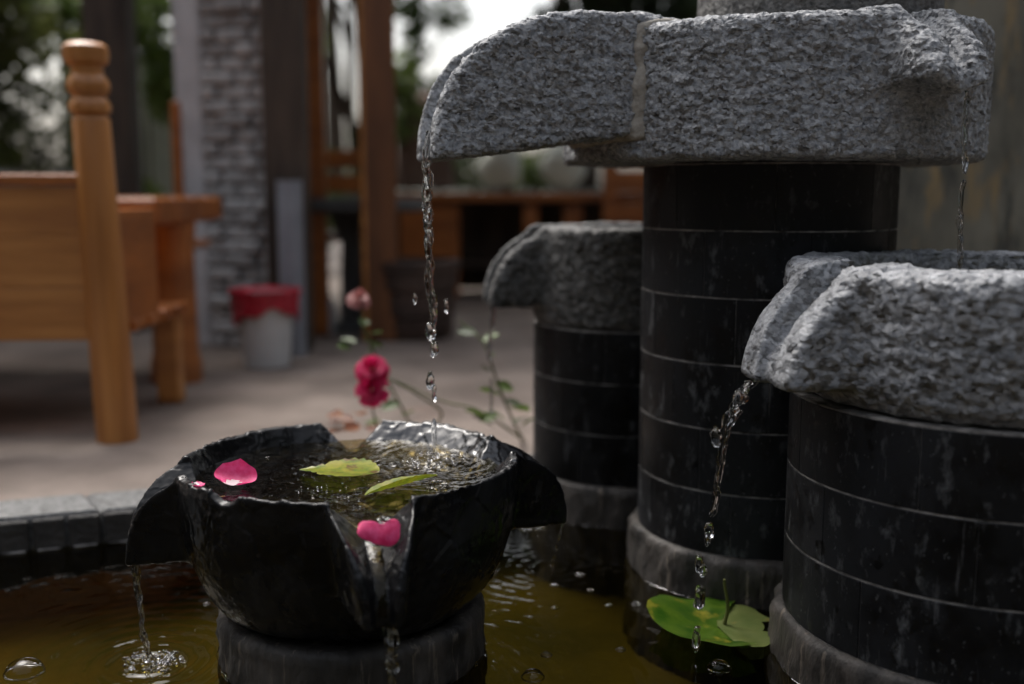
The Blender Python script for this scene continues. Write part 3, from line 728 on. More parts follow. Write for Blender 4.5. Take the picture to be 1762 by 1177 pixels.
def blob(p, r, sz=1.0, seed=0, jag=.28):
    seg, ring = 12, 8; v = []; f = []; rr = random.Random(seed)
    for i in range(ring + 1):
        th = PI * i / ring
        for k in range(seg):
            w = 2 * PI * k / seg; q = r * (1 + (rr.uniform(-jag, jag) if 0 < i < ring else 0))
            v.append((q * math.sin(th) * math.cos(w), q * math.sin(th) * math.sin(w), q * sz * math.cos(th)))
    for i in range(ring):
        for k in range(seg): a, b = i * seg + k, i * seg + (k + 1) % seg; f.append((a, a + seg, b + seg, b))
    o = obj('water_drop', mesh(v, f, True), glass, None, tuple(p)); return o
DG = 'water drops in the air'
for i, (px, py, D, r, sz, lab) in enumerate([
    (741, 570, 1.645, .0080, 1.7, 'biggest falling water drop above the rose petals bowl, under the long spout'),
    (748, 600, 1.65, .0058, 1.9, 'elongated bright drop just below the biggest falling drop'),
    (740, 655, 1.66, .0062, 2.2, 'faint long drop in the stream just above the bowl'),
    (768, 527, 1.68, .0035, 3, 'small stretched drop to the right of the tall stream'),
    (714, 514, 1.70, .003, 3, 'small stretched drop to the left of the tall stream'),
    (1232, 752, 1.40, .0080, 1.6, 'glassy bulge of water hanging off the near stream'),
    (1220, 912, 1.42, .0068, 1.6, 'squarish water drop below the near stream'),
    (1204, 970, 1.44, .0066, 2.0, 'bright water drop above the lily pad'),
    (1204, 1030, 1.45, .0066, 2.4, 'water drop falling across the edge of the lily pad'),
    (1197, 1100, 1.46, .0050, 2.6, 'last water drop in front of the lily pad'),
    (460, 790, 1.62, .0035, 1, 'tiny bright water drop beside the pink petal in the bowl')]):
    tag(blob(at(px, py, D), r, sz, i), lab, 'water drop', DG)

# bubbles on the pool surface -----------------------------------------------
film = water_mat('bubble_film', (.97, .97, .95), 1.33, 0, 10)
def bubble(px, py, r, lab, z=WATER):
    p = at(px, py, z=z); t = thing('bubble', lab, 'bubble', (p.x, p.y, z), 0, 'bubbles floating on the water')
    mb = MB(); prof = [(r * math.cos(a), r * .75 * math.sin(a)) for a in np.linspace(0, PI / 2 * .98, 9)]; mb.lathe(prof, 24, cap=False)
    mb.build('film', film, t, True)
    mb = MB(); mb.tube([(r * math.cos(a), r * math.sin(a), .001) for a in np.linspace(0, 2 * PI, 25)], .0009 + r * .015, 6); mb.build('rim', glass, t, True)
for a in [(42, 1157, .027, 'largest bubble in the lower left corner of the pool'), (1237, 1150, .017, 'bubble in front of the lily pad'),
          (917, 1166, .016, 'bubble at the bottom edge right of the bowl pedestal'), (940, 1128, .008, 'small bubble above the bottom edge bubble, right of the pedestal'),
          (1068, 1119, .007, 'small bubble left of the lily pad front'), (953, 1008, .006, 'tiny bubble left of the centre bubbles'), (997, 990, .008, 'small bubble pair below the rear pedestal'),
          (1016, 1016, .005, 'tiny bubble just below the bubble pair'), (1047, 1042, .006, 'tiny bubble halfway to the tall tower foot'), (1094, 1040, .007, 'small bubble by the foot of the tall tower'),
          (1358, 1147, .009, 'bubble touching the nearest pedestal'), (955, 1047, .006, 'tiny bubble over the ripples right of the bowl'),
          (905, 912, .011, 'blurred bright bubble under the right bowl spout'), (928, 911, .010, 'second blurred bubble under the right bowl spout'), (355, 1040, .005, 'tiny bubble just left of the bowl pedestal')]: bubble(*a)
# splash crowns: clusters of tiny glass blobs -------------------------------
def splash(c, n_, rad, h, lab, seed, rmin=.0012, rmax=.005):
    rr = random.Random(seed); mb = MB()
    for i in range(n_):
        a = rr.uniform(0, 2 * PI); q = rad * math.sqrt(rr.random()); r = rr.uniform(rmin, rmax)
        cx, cy, cz = q * math.cos(a), q * math.sin(a), rr.uniform(0, h) * (1 - q / rad * .7)
        seg = 8; v = []; f = []
        for k in range(6):
            th = PI * k / 5
            for j in range(seg):
                w = 2 * PI * j / seg; v.append((cx + r * math.sin(th) * math.cos(w) * rr.uniform(.7, 1.3), cy + r * math.sin(th) * math.sin(w) * rr.uniform(.7, 1.3), cz + r * .7 * math.cos(th)))
        for k in range(5):
            for j in range(seg): a_, b_ = k * seg + j, k * seg + (j + 1) % seg; f.append((a_, a_ + seg, b_ + seg, b_))
        mb.add(v, f)
    o = mb.build('splash', glass, None, True, tuple(c)); return tag(o, lab, 'splash', None, 'stuff')
splash(pIL, 70, .045, .006, 'foamy splash where the left stream meets the pool', 1)
splash(Vector((pIL.x + .03, pIL.y + .005, pIL.z)), 30, .02, .006, 'second foam patch beside the left splash', 2)
splash(pIm, 60, .05, .008, 'splash where the tall stream meets the bowl water', 3, .001, .0035)
splash(at(752, 836, z=BW), 45, .024, .004, 'foam bubbles by the pointed leaf in the bowl', 4, .0015, .004)
splash(at(600, 840, z=BW), 40, .07, .001, 'tiny bubbles around the floating yellow leaf', 5, .0008, .0022)
splash(at(560, 870, z=BW), 16, .05, .001, 'tiny bubbles inside the front rim of the bowl', 6, .0008, .002)
splash(at(655, 896, 1.265), 9, .012, .006, 'clear beads of water on the heart shaped petal', 7, .0012, .003)

# ------------------------------------------------------------------ leaves and petals
def leaf_mesh(pts, cup=.1, nv=5, fold=.0, seed=0):
    """pts: list of (t along, half width) -> bent blade along +X"""
    v = []; f = []; K = len(pts); rr = random.Random(seed)
    for i, (x, w) in enumerate(pts):
        for j in range(nv):
            s = (j / (nv - 1)) * 2 - 1; v.append((x, s * w, cup * abs(s) ** 1.5 * w + fold * x * x * 8 + rr.uniform(-.0006, .0006)))
    for i in range(K - 1):
        for j in range(nv - 1): f.append((i * nv + j, (i + 1) * nv + j, (i + 1) * nv + j + 1, i * nv + j + 1))
    return mesh(v, f, True)
def blade(L, Wd, K=16, serr=.0, pw=1.0, seed=0):
    rr = random.Random(seed); return [(L * i / K, max(.0006, Wd * math.sin(PI * (i / K) ** pw) ** .7 * (1 + (serr if i % 2 else -serr)) + (rr.uniform(-.2, .2) * serr * Wd))) for i in range(K + 1)]
def dirz(a, b): d = b - a; return math.atan2(d.y, d.x), d.length
a = at(516, 808, z=BW + .006); b = at(652, 812, z=BW + .006); rz, L = dirz(a, b)
o = obj('leaf', leaf_mesh([(L * t_, w_) for t_, w_ in ((0, .002), (.06, .006), (.12, .014), (.17, .012), (.22, .026), (.27, .020), (.30, .034), (.36, .043), (.40, .039), (.46, .050), (.52, .046), (.58, .054), (.64, .049), (.70, .053), (.75, .045), (.80, .046), (.85, .037), (.89, .036), (.93, .024), (.97, .018), (1, .004))], .12, 9, seed=3), leaf_yel, None, tuple(a), rz); tag(o, 'jagged yellow green leaf floating in the middle of the bowl', 'leaf', 'leaves floating in the bowl')
a = at(628, 852, z=BW + .004); b = at(752, 818, z=BW + .010); rz, L = dirz(a, b)
o = obj('leaf', leaf_mesh(blade(L, .019, 18, .03, .9, 4), .5, 7, seed=4), leaf_pale, None, tuple(a), rz); o.rotation_euler = (R(-14), R(-3), rz); tag(o, 'narrow pointed green leaf floating right of the yellow one', 'leaf', 'leaves floating in the bowl')
o.data.materials[0] = leaf_yel
def petal(L, Wd, curl, seed, tip=0, two=True):
    rr = random.Random(seed); K, J = 12, 11; v = []; f = []
    for i in range(K + 1):
        s = i / K
        for j in range(J):
            q = j / (J - 1) * 2 - 1; w = Wd * (math.sin(PI * min(1, s * .62 + .12)) ** .8)
            x = L * s - L * .16 * q * q * s; y = q * w; z = curl * (abs(q) ** 2.2 * .45 + (s - .45) ** 2 * 1.6) + tip * max(0, s - .6) ** 2 * (1 - abs(q)) 
            v.append((x, y, z + rr.uniform(-.0005, .0005)))
    for i in range(K):
        for j in range(J - 1): f.append((i * J + j, (i + 1) * J + j, (i + 1) * J + j + 1, i * J + j + 1))
    me = mesh(v, f, True); me.materials.append(petal_m); me.materials.append(petal_w)
    if two:
        for p in me.polygons:
            i, j = divmod(p.index, J - 1)
            if i < 6 and abs(j - 4.5) < 3 - i * .3: p.material_index = 1
    return me
PG = 'rose petals fallen on the bowl'
p0 = at(398, 838, z=BW + .003)
o = obj('rose_petal', petal(.040, .031, .016, 1, .10), None, None, (p0.x, p0.y - .006, p0.z), R(80)); o.rotation_euler = (R(8), R(-20), R(80)); tag(o, 'pink rose petal with a white base floating at the left of the bowl', 'petal', PG)
p0 = at(335, 832, z=BW + .025)
o = obj('rose_petal', petal(.024, .008, .004, 2, 0), None, None, tuple(p0), R(-50)); tag(o, 'small pale pink petal sliver caught on the left rim of the bowl', 'petal', PG)
# heart shaped petal across the front channel
K, J = 14, 9; v = []; f = []
hc = at(652, 910, 1.262)
for i in range(K + 1):
    s = i / K * 2 - 1
    for j in range(J):
        q = j / (J - 1); top = .010 - .006 * math.exp(-((s - .08) / .3) ** 2) + .002 * s; bot = -.021 * (1 - .38 * abs(s - .4) ** 1.5)
        ed = math.sqrt(max(0, 1 - abs(s) ** 7)); x = s * .0265; md_ = (top + bot) / 2; zz = md_ + (bot + (top - bot) * q - md_) * (.45 + .55 * ed)
        y = -.0030 * math.sin(PI * q) * ed + .012 * (q - .5) + .0012 * math.sin(s * 9 + q * 3)
        v.append((x, y, zz))
for i in range(K):
    for j in range(J - 1): f.append((i * J + j, (i + 1) * J + j, (i + 1) * J + j + 1, i * J + j + 1))
o = obj('rose_petal', mesh(v, f, True), petal_m, None, tuple(hc)); md = o.modifiers.new('t', 'SOLIDIFY'); md.thickness = .0007; md.offset = 0; md = o.modifiers.new('s', 'SUBSURF'); md.levels = 1; md.render_levels = 1
tag(o, 'wet magenta heart shaped petal stuck in the front channel of the bowl', 'petal', PG)

# lily pad ---------------------------------------------------------------------
lp = at(1234, 1084, z=WATER)
pad = thing('lily_pad', 'round green lily pad with a folded glossy half and an upright stem', 'lily pad', (lp.x, lp.y, WATER))
def padhalf(a0, a1, lift, seed, rad=.101, hole=None):
    rr = random.Random(seed); K, J = 30, 12; v = []; f = []
    for i in range(K + 1):
        a = a0 + (a1 - a0) * i / K; rim = rad * (1 + .03 * math.sin(a * 7 + seed) + rr.uniform(-.012, .012))
        for j in range(J + 1):
            q = j / J; r = rim * q; x = r * math.cos(a); y = r * math.sin(a); v.append((x, y, .004 + lift(x, y, q) + .0012 * math.sin(a * 9) * q))
    for i in range(K):
        for j in range(J):
            if hole and hole(i, j): continue
            f.append((i * (J + 1) + j, (i + 1) * (J + 1) + j, (i + 1) * (J + 1) + j + 1, i * (J + 1) + j + 1))
    return mesh(v, f, True)
obj('pad_blade', padhalf(R(-78), R(82), lambda x, y, q: .003 + .002 * q, 2, .094, lambda i, j: 9 <= j <= 10 and 11 <= i <= 15), leaf_pale, pad)
obj('pad_blade', padhalf(R(62), R(292), lambda x, y, q: .012 * q * (1 + .6 * math.sin(y * 40)) + .016 * max(0, (-x - .02) / .08) ** 1.2 * (y > -1), 5, .108), leaf_pad, pad)
mb = MB(); st = [(.012 + .004 * math.sin(k * .5), .005 - .001 * k, .008 + .0085 * k) for k in range(10)]; mb.tube(st, [.0032 - .00012 * k for k in range(10)], 8); mb.build('stem', stem_g, pad, True)

# ------------------------------------------------------------------ wall stone on the right
ws = thing('standing_stone_wall', 'tall grey brown stone wall slab with rusty streaks behind the fountain', 'stone wall', (2.0, 2.95, 0))
def wall_sdf(X, Y, Z):
    q = np.maximum(np.abs(X) - 1.03, 0) ** 2 + np.maximum(np.abs(Y) - .16, 0) ** 2; return smax(np.sqrt(q) - .02, np.abs(Z - 1.2) - 1.2, .03)
carve('slab', wall_sdf, (-1.08, -.21, -.05), (1.08, .21, 2.45), .03, wallstone, ws, [(.012, 3, False, ONE), (.006, 12, False, np.array((1.5, 1, .4)))], 71)

# ------------------------------------------------------------------ roses behind the bowl
def curve(pts, k=10):
    P = [Vector(p) for p in pts]; out = []
    for i in range(len(P) - 1):
        a = P[max(i - 1, 0)]; b = P[i]; c = P[i + 1]; d = P[min(i + 2, len(P) - 1)]
        for q in range(k):
            t = q / k; out.append(.5 * ((2 * b) + (-a + c) * t + (2 * a - 5 * b + 4 * c - d) * t * t + (-a + 3 * b - 3 * c + d) * t ** 3))
    return out + [P[-1]]
def rose_leaf(parent, p, L, rz, mat, seed, tilt=None):
    o = obj('leaf', leaf_mesh(blade(L, L * .34, 10, .05, 1.1, seed), .3, 5, seed=seed), mat, parent, tuple(p)); rr = random.Random(seed)
    o.rotation_euler = (rr.uniform(-.7, .7), rr.uniform(-.6, .5) if tilt is None else tilt, rz); return o
def rose_bloom(parent, p, r, mat, seed, tilt=(0, 0)):
    rr = random.Random(seed); fl = bpy.data.objects.new('bloom', None); C.objects.link(fl); fl.parent = parent; fl.location = p; fl.rotation_euler = (tilt[0], tilt[1], 0)
    for layer, (cnt, rad, ht, open_) in enumerate([(3, .25, .55, .05), (5, .5, .5, .25), (6, .8, .38, .6), (7, 1.0, .22, 1.0)]):
        for k in range(cnt):
            K, J = 5, 6; v = []; f = []
            for i in range(K + 1):
                s = i / K
                for j in range(J):
                    q = (j / (J - 1) - .5) * 2 * (1.0 - .25 * s); ang = q * (PI / cnt * 1.25) * (.6 + .5 * math.sin(PI * min(1, s * .8 + .1)))
                    rho = r * rad * (.15 + .85 * s ** .7) * (1 + .18 * open_ * s * s); z = r * (ht * 2.0 * s - .9 * open_ * s * s * .9 - .15)
                    v.append((rho * math.cos(ang), rho * math.sin(ang), z + rr.uniform(-.03, .03) * r))
            for i in range(K):
                for j in range(J - 1): f.append((i * J + j, (i + 1) * J + j, (i + 1) * J + j + 1, i * J + j + 1))
            o = obj('petal', mesh(v, f, True), mat, fl, (0, 0, 0), 2 * PI * k / cnt + layer * .7 + rr.uniform(-.15, .15))
    return fl
foot = Vector((-.24, 2.62, 0))
rb = thing('rose_bush', 'straggly rose bush with magenta double bloom and one pale rose behind the bowl', 'rose bush', tuple(foot))
def rp(px, py, D): return at(px, py, D) - foot
def cane(pts, r0=.004, r1=.002, mat=None):
    c_ = curve([(0, 0, -.002)] + pts) if pts[0].length > 0 else curve(pts); mb = MB(); mb.tube(c_, list(np.linspace(r0, r1, len(c_))), 7); return mb.build('cane', mat or stem_g, rb, True)
cane([rp(660, 760, 2.5), rp(645, 720, 2.42), rp(640, 690, 2.38)])
rose_bloom(rb, rp(640, 632, 2.37), .034, rose_m, 1, (.9, .1)); rose_bloom(rb, rp(638, 668, 2.365), .035, rose_m, 2, (1.1, -.2))
cane([rp(700, 720, 2.58), rp(640, 600, 2.56), rp(622, 540, 2.55)])
rose_bloom(rb, rp(618, 512, 2.55), .026, rose_pale, 3, (.5, .3))
for k, (px, py, L, rz) in enumerate([(655, 705, .05, .3), (650, 730, .055, 2.2), (668, 740, .05, -.5), (690, 715, .045, .9), (632, 640, .04, 2.7), (612, 590, .05, 2.6), (625, 585, .055, .4), (622, 560, .04, 1.4), (632, 606, .045, -.7), (606, 600, .04, 3.6), (636, 575, .04, .9)]): rose_leaf(rb, rp(px, py, 2.55), L, rz, leaf_mid, 70 + k)
for k, (px, py, L, rz) in enumerate([(610, 725, .07, 2.8), (600, 740, .06, 3.4), (618, 730, .055, 4.2), (622, 715, .06, 1.9), (628, 735, .05, -.4), (590, 715, .05, 2.5)]): rose_leaf(rb, rp(px, py, 2.45), L, rz, leaf_red, 80 + k, .1)
cane([rp(760, 715, 2.5), rp(720, 680, 2.4), rp(670, 652, 2.37)])
rb2foot = Vector((.03, 2.66, 0))
rb2 = thing('trailing_rose_shoot', 'leafy green rose shoot leaning over the curb beside the rear tower', 'shoot', tuple(rb2foot))
def rq(px, py, D): return at(px, py, D) - rb2foot
for pts in ([rq(888, 735, 2.5), rq(868, 690, 2.45), rq(850, 640, 2.42), rq(832, 590, 2.42), rq(790, 552, 2.45)], [rq(880, 742, 2.5), rq(820, 705, 2.45), rq(760, 690, 2.45), rq(680, 655, 2.45)]):
    c_ = curve([(0, 0, -.002)] + pts); mb = MB(); mb.tube(c_, list(np.linspace(.004, .0018, len(c_))), 7); mb.build('cane', stem_g, rb2, True)
for k, (px, py, L, rz) in enumerate([(822, 575, .05, 2.9), (830, 590, .05, .6), (838, 605, .04, -1.2), (846, 640, .04, 2.2), (850, 660, .05, .2), (862, 680, .055, 3.0), (868, 690, .055, .3), (875, 702, .05, -.6), (858, 712, .05, 3.5), (884, 728, .055, .9), (870, 722, .05, 2.4), (840, 722, .06, 3.1), (820, 708, .04, 2.0), (888, 700, .04, .5), (895, 735, .05, .1), (850, 735, .06, 2.8)]): rose_leaf(rb2, rq(px, py, 2.44), L, rz, leaf_mid if k % 3 else leaf_dark, 100 + k)

# ------------------------------------------------------------------ bench, table, chairs
def turned_post(parent, c, h, r=.046, mat=pine_v, lean=(0, 0)):
    z = h; prof = [(r * 1.12, 0), (r * 1.12, h * .16), (r * 1.05, h * .5), (r * .98, z - .19)]
    prof += [(r * .95, z - .185), (r * .8, z - .178), (r * 1.05, z - .170), (r * 1.1, z - .155), (r * .95, z - .140), (r * .82, z - .132), (r * 1.05, z - .122), (r * 1.12, z - .105), (r * 1.0, z - .088), (r * .84, z - .08), (r * .84, z - .06), (r * 1.1, z - .052), (r * 1.2, z - .035), (r * 1.18, z - .014), (r * .9, z - .004), (r * .4, z)]
    mb = MB(); mb.lathe(prof, 28, c, lean); return mb.build('post', mat, parent, True)
pf = at(203, 757, z=0)
bench = thing('wooden_bench', 'varnished pine bench seen from behind with a turned corner post and plank back', 'bench', (pf.x, pf.y, 0))
turned_post(bench, (0, 0, 0), 1.0, lean=(-.03, 0)); turned_post(bench, (-1.5, -.12, 0), 1.0)
bd = math.atan2(-.12, -1.5)
for k, (z0, z1) in enumerate([(.265, .395), (.4, .525), (.53, .645)]):
    mb = MB(); mb.box((-.76, -.06, (z0 + z1) / 2), (1.44, .035, z1 - z0 + .0045), math.atan2(.12, 1.5), .0025); mb.build('back_plank', pine, bench)
mb = MB(); mb.box((-.76, -.055, .665), (1.44, .06, .03), math.atan2(.12, 1.5), .006); mb.build('top_rail', orange_w, bench)
for k in range(4):
    mb = MB(); mb.box((-.75, .09 + .125 * k, .285), (1.55, .12, .03), math.atan2(.12, 1.5), .004); mb.build('seat_plank', orange_w, bench)
mb = MB(); mb.box((.0, .18, .44), (.03, .26, .30), -.03, .004); mb.build('side_panel', orange_w, bench)
mb = MB(); mb.box((-.02, .50, .15), (.07, .06, .30), 0, .006); mb.build('leg', pine, bench)
mb = MB(); mb.box((-1.5, .42, .22), (.06, .06, .44), 0, .006); mb.build('leg', pine, bench)
tf = at(305, 655, z=0)
table = thing('wooden_table', 'round-legged varnished wooden table partly hidden behind the pine bench', 'table', (tf.x, tf.y, 0))
mb = MB(); mb.lathe([(.085, 0), (.085, .06), (.075, .1), (.072, .45), (.085, .56)], 24); mb.build('leg', orange_w, table, True)
mb = MB(); mb.lathe([(.085, 0), (.085, .06), (.075, .1), (.072, .45), (.085, .56)], 24, (-1.3, 0, 0)); mb.build('leg', orange_w, table, True)
for k in range(4):
    mb = MB(); mb.box((-.70, -.27 + .18 * k, .578), (1.56, .176, .085), 0, .012); mb.build('top_plank', orange_w, table)
cf = at(309, 640, z=0); cf = at(309, 330, 4.35)
chair = thing('wooden_chair', 'slim orange chair post behind the table left of the brick pillar', 'chair', (cf.x, 4.35, 0))
for dx in (0, .42):
    for dy in (0, .4):
        mb = MB(); mb.box((dx, dy, .5 if dy == 0 else .22), (.04, .04, 1.0 if dy == 0 else .44), 0, .006); mb.build('leg', orange_w, chair)
mb = MB(); mb.box((.21, .2, .43), (.46, .46, .03), 0, .005); mb.build('seat', orange_w, chair)
for z in (.62, .78, .92):
    mb = MB(); mb.box((.21, 0, z), (.38, .02, .06), 0, .004); mb.build('back_rail', orange_w, chair)

# ------------------------------------------------------------------ brick pillar
bf = at(410, 600, z=0)
pil = thing('brick_pillar', 'grey brick pillar with a smooth plastered left side behind the bucket', 'pillar', (bf.x, bf.y, 0), R(-12))
mb = MB(); mb.box((.03, .2, 1.2), (.30, .34, 2.4)); mb.build('mortar_core', mortar if 0 else brick_m2, pil)
brs = []
for w in (.135, .09, .065):
    mb = MB(); mb.box((0, 0, 0), (w, .09, .052), bev=.012); o = mb.build('brick', brick_m, pil); o.location = (-.02, .1, 1); brs.append((w, o))
rr = random.Random(5); first = {0: True, 1: True, 2: True}
def put_brick(k, x, y, z, rz=0):
    w, src = brs[k]
    if first[k]: o = src; first[k] = False
    else:
        o = src.copy(); C.objects.link(o)
    o.location = (x, y, z); o.rotation_euler = (rr.uniform(-.03, .03), rr.uniform(-.02, .02), rz + rr.uniform(-.03, .03)); 
    if rr.random() < .4:
        o.material_slots[0].link = 'OBJECT'; o.material_slots[0].material = brick_m2
for r_ in range(43):
    z = .028 + r_ * .0555; x = -.12 + .0
    seq = [0, 1, 2] if r_ % 2 else [2, 0, 1]
    for k in seq:
        w = brs[k][0]; put_brick(k, x + w / 2, .04 + rr.uniform(-.012, .012), z); x += w + .006
mb = MB(); mb.box((-.185, .19, 1.2), (.122, .36, 2.4), 0, .01); mb.build('plaster_side', plaster, pil)

# ------------------------------------------------------------------ pergola
pg = thing('pergola', 'timber pergola whose dark and orange posts stand among the tables', 'pergola', (0, 0, 0))
def ppost(px, w, D, mat, depth=None, h=2.35, lean=0):
    p = at(px, 333, D); mb = MB(); mb.box((p.x, D, h / 2), (w, depth or w, h), .1, .008); return mb.build('post', mat, pg)
ppost(203, .19, 4.9, brown_w); ppost(496, .165, 4.25, brown_w); ppost(546, .08, 4.7, orange_w); ppost(654, .14, 4.55, orange_post); ppost(626, .025, 4.5, pine, .06); ppost(1450, .16, 5.0, brown_w); ppost(-900, .16, 4.6, brown_w)  # the thin pine strip paints the lit left edge of the orange post
for y in (4.75, 7.4):
    mb = MB(); mb.box((-1.8, y, 2.42), (7, .14, .16), 0, .01); mb.build('beam', brown_w, pg)
for k in range(24):
    mb = MB(); mb.box((-5.2 + k * .29, 6.2, 2.53), (.27, 3.2, .03)); mb.build('added_roof_board', brown_w, pg)  # roof and beams out of view, added to shade furniture and darken reflections
mb = MB(); p = at(503, 420, 4.12); mb.tube([(p.x, 4.1, 0), (p.x, 4.1, .68)], .05, 18); o = mb.build('drain_pipe', pipe_m, None, True); tag(o, 'short grey pipe standing against the brown post beside the bucket', 'pipe')

# bucket
bk = at(462, 628, z=0)
bu = thing('bucket', 'white bucket with a red bag folded over its rim beside the brick pillar', 'bucket', (bk.x, bk.y - .02, 0))
mb = MB(); mb.lathe([(.078, 0), (.083, .004), (.108, .27), (.104, .27), (.08, .01)], 36, cap=False); mb.lathe([(.08, .006), (.001, .006)], 36, cap=False); mb.build('pail', white_p, bu, True)
v = []; f = []; seg = 48
for i in range(7):
    for k in range(seg):
        a = 2 * PI * k / seg; z = .285 - i / 6 * (.095 + .025 * math.sin(a * 2 + .6) + .01 * math.sin(a * 7)); r = .096 + .068 * (z) + .010 + .004 * math.sin(a * 11 + i) + (.006 if i == 0 else 0)
        v.append((r * math.cos(a), r * math.sin(a), z))
for i in range(6):
    for k in range(seg): a, b = i * seg + k, i * seg + (k + 1) % seg; f.append((a, b, b + seg, a + seg))
v += [(0.09 * math.cos(2 * PI * k / seg), .09 * math.sin(2 * PI * k / seg), .25) for k in range(seg)]; f += [(k, 7 * seg + k, 7 * seg + (k + 1) % seg, (k + 1) % seg) for k in range(seg)]
obj('red_bag', mesh(v, f, True), red_p, bu)
# planter
pp = at(706, 588, z=0)
pt = thing('planter', 'dark brown banded clay planter standing on the patio left of the stream', 'planter', (pp.x, pp.y + .16, 0))
mb = MB(); mb.lathe([(.16, 0), (.175, .02), (.18, .09), (.172, .095), (.172, .105), (.186, .11), (.19, .2), (.182, .205), (.182, .215), (.196, .22), (.2, .30), (.208, .305), (.208, .34), (.185, .345), (.18, .30)], 36, cap=False); mb.build('pot', potm, pt, True)
mb = MB(); mb.lathe([(.182, .31), (.001, .32)], 36, cap=False); mb.build('soil', soil, pt)
wv_ = at(560, 575, z=0)
wb = thing('white_bottle', 'small white plastic bottle on the ground between bucket and planter', 'bottle', (wv_.x, wv_.y, 0))
mb = MB(); mb.lathe([(.03, 0), (.045, .01), (.048, .10), (.038, .15), (.022, .18), (.02, .21), (.001, .211)], 20); mb.build('body', white_p, wb, True)
mb = MB(); mb.lathe([(.023, .205), (.023, .23), (.002, .231)], 16); mb.build('cap', white_p, wb, True)
# stone stand / low dark table left of the planter
dt = thing('low_table', 'low dark stone table behind the planter under the orange post', 'table', (at(620, 380, 4.9).x, 4.9, 0))
mb = MB(); mb.lathe([(.30, .55), (.31, .56), (.31, .60), (.30, .61)], 40); mb.build('top', granite3, dt, True)
mb = MB(); mb.lathe([(.16, 0), (.10, .06), (.09, .4), (.15, .55)], 24); mb.build('leg', granite3, dt, True)
# far orange bench
fb = thing('wooden_counter', 'long orange wooden bench table with open dark compartments behind the stream', 'bench', (0, 6.6, 0))
xa, xb = at(655, 340, 6.6).x, at(1100, 340, 6.6).x
mb = MB(); mb.box(((xa + xb) / 2, 0, .61), (xb - xa, .6, .05), 0, .008); mb.build('top', orange_w, fb)
for px0, px1 in ((692, 792), (900, 925), (968, 1000), (1080, 1100)):
    x0_, x1_ = at(px0, 400, 6.5).x, at(px1, 400, 6.5).x; mb = MB(); mb.box(((x0_ + x1_) / 2, -.2, .29), (x1_ - x0_, .05, .57), 0, .006); mb.build('panel', orange_w, fb)
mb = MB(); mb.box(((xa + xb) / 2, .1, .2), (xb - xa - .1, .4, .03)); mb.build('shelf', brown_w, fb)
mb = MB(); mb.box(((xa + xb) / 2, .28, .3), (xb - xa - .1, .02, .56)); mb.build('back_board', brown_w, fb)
pc = at(1048, 330, 6.2)
ch2 = thing('wooden_chair', 'orange chair with a tall post standing at the far bench beside the tallest tower', 'chair', (pc.x, 6.15, 0))
for dx in (0, .4):
    for dy in (0, -.38):
        mb = MB(); mb.box((dx, dy, .42 if dy == 0 else .2), (.08, .06, .84 if dy == 0 else .4), 0, .006); mb.build('leg', orange_w, ch2)
mb = MB(); mb.box((.2, -.19, .4), (.46, .44, .04), 0, .005); mb.build('seat', orange_w, ch2)
for z in (.52, .7):
    mb = MB(); mb.box((.2, 0, z), (.34, .03, .12), 0, .005); mb.build('back_rail', orange_w, ch2)
pc = at(600, 330, 5.3)
ch3 = thing('wooden_chair', 'orange chair with a slatted back between the two orange posts', 'chair', (pc.x, 5.3, 0))
for dx in (-.2, .2):
    mb = MB(); mb.box((dx, 0, .46), (.045, .045, .92), 0, .006); mb.build('leg', orange_w, ch3)
    mb = MB(); mb.box((dx, -.4, .21), (.045, .045, .42), 0, .006); mb.build('leg', orange_w, ch3)
mb = MB(); mb.box((0, -.2, .43), (.46, .46, .035), 0, .005); mb.build('seat', orange_w, ch3)
for z in (.56, .68, .80):
    mb = MB(); mb.box((0, 0, z), (.36, .03, .085), 0, .005); mb.build('back_rail', orange_w, ch3)

# ------------------------------------------------------------------ garden wall and rocks
def stone_wall(name, lab, x0, x1, y, h, mat, seed):
    t = thing(name, lab, 'wall', ((x0 + x1) / 2, y, 0)); rr = random.Random(seed); L = x1 - x0
    mb = MB(); mb.box((0, .17, h / 2), (L - .04, .14, h - .04)); mb.build('core', soil, t)
    z = 0; srcs = []
    for k in range(4):
        m_ = MB(); w = (.22, .30, .38, .26)[k]; m_.box((0, 0, 0), (w, .2, .16), 0, .03); o = m_.build('stone', mat, t); srcs.append([w, o, True])
    while z < h - .05:
        x = -L / 2
        while x < L / 2 - .1:
            s = rr.choice(srcs); o = s[1] if s[2] else s[1].copy()
            if not s[2]: C.objects.link(o)
            s[2] = False
            o.location = (x + s[0] / 2, .05 + rr.uniform(-.03, .03), z + .08); o.rotation_euler = (rr.uniform(-.05, .05), rr.uniform(-.05, .05), rr.uniform(-.05, .05)); x += s[0] + .012
        z += .168
    return t
stone_wall('garden_wall', 'low rough stone garden wall across the far end of the patio', -1.1, 3.2, 8.3, .70, grey_rock, 3)
def rock(name, lab, cat, c, s, mat, seed):
    seg, ring = 20, 14; v = []
    for i in range(ring + 1):
        th = PI * i / ring
        for k in range(seg): w = 2 * PI * k / seg; v.append((math.sin(th) * math.cos(w), math.sin(th) * math.sin(w), math.cos(th)))
    V = np.array(v); V *= (1 + .18 * vnoise(V, 1.6, seed) + .07 * vnoise(V, 5, seed + 1))[:, None]; V *= np.array(s)
    q = np.array([(i * seg + k, (i + 1) * seg + k, (i + 1) * seg + (k + 1) % seg, i * seg + (k + 1) % seg) for i in range(ring) for k in range(seg)])
    o = obj(name, npmesh(V, q), mat, None, c); return tag(o, lab, cat)
bx = at(725, 240, 9.0); rock('boulder', 'rounded pinkish brown boulder rising behind the garden wall', 'boulder', (bx.x, 9.1, .75), (.26, .3, .72), rock_m, 4)
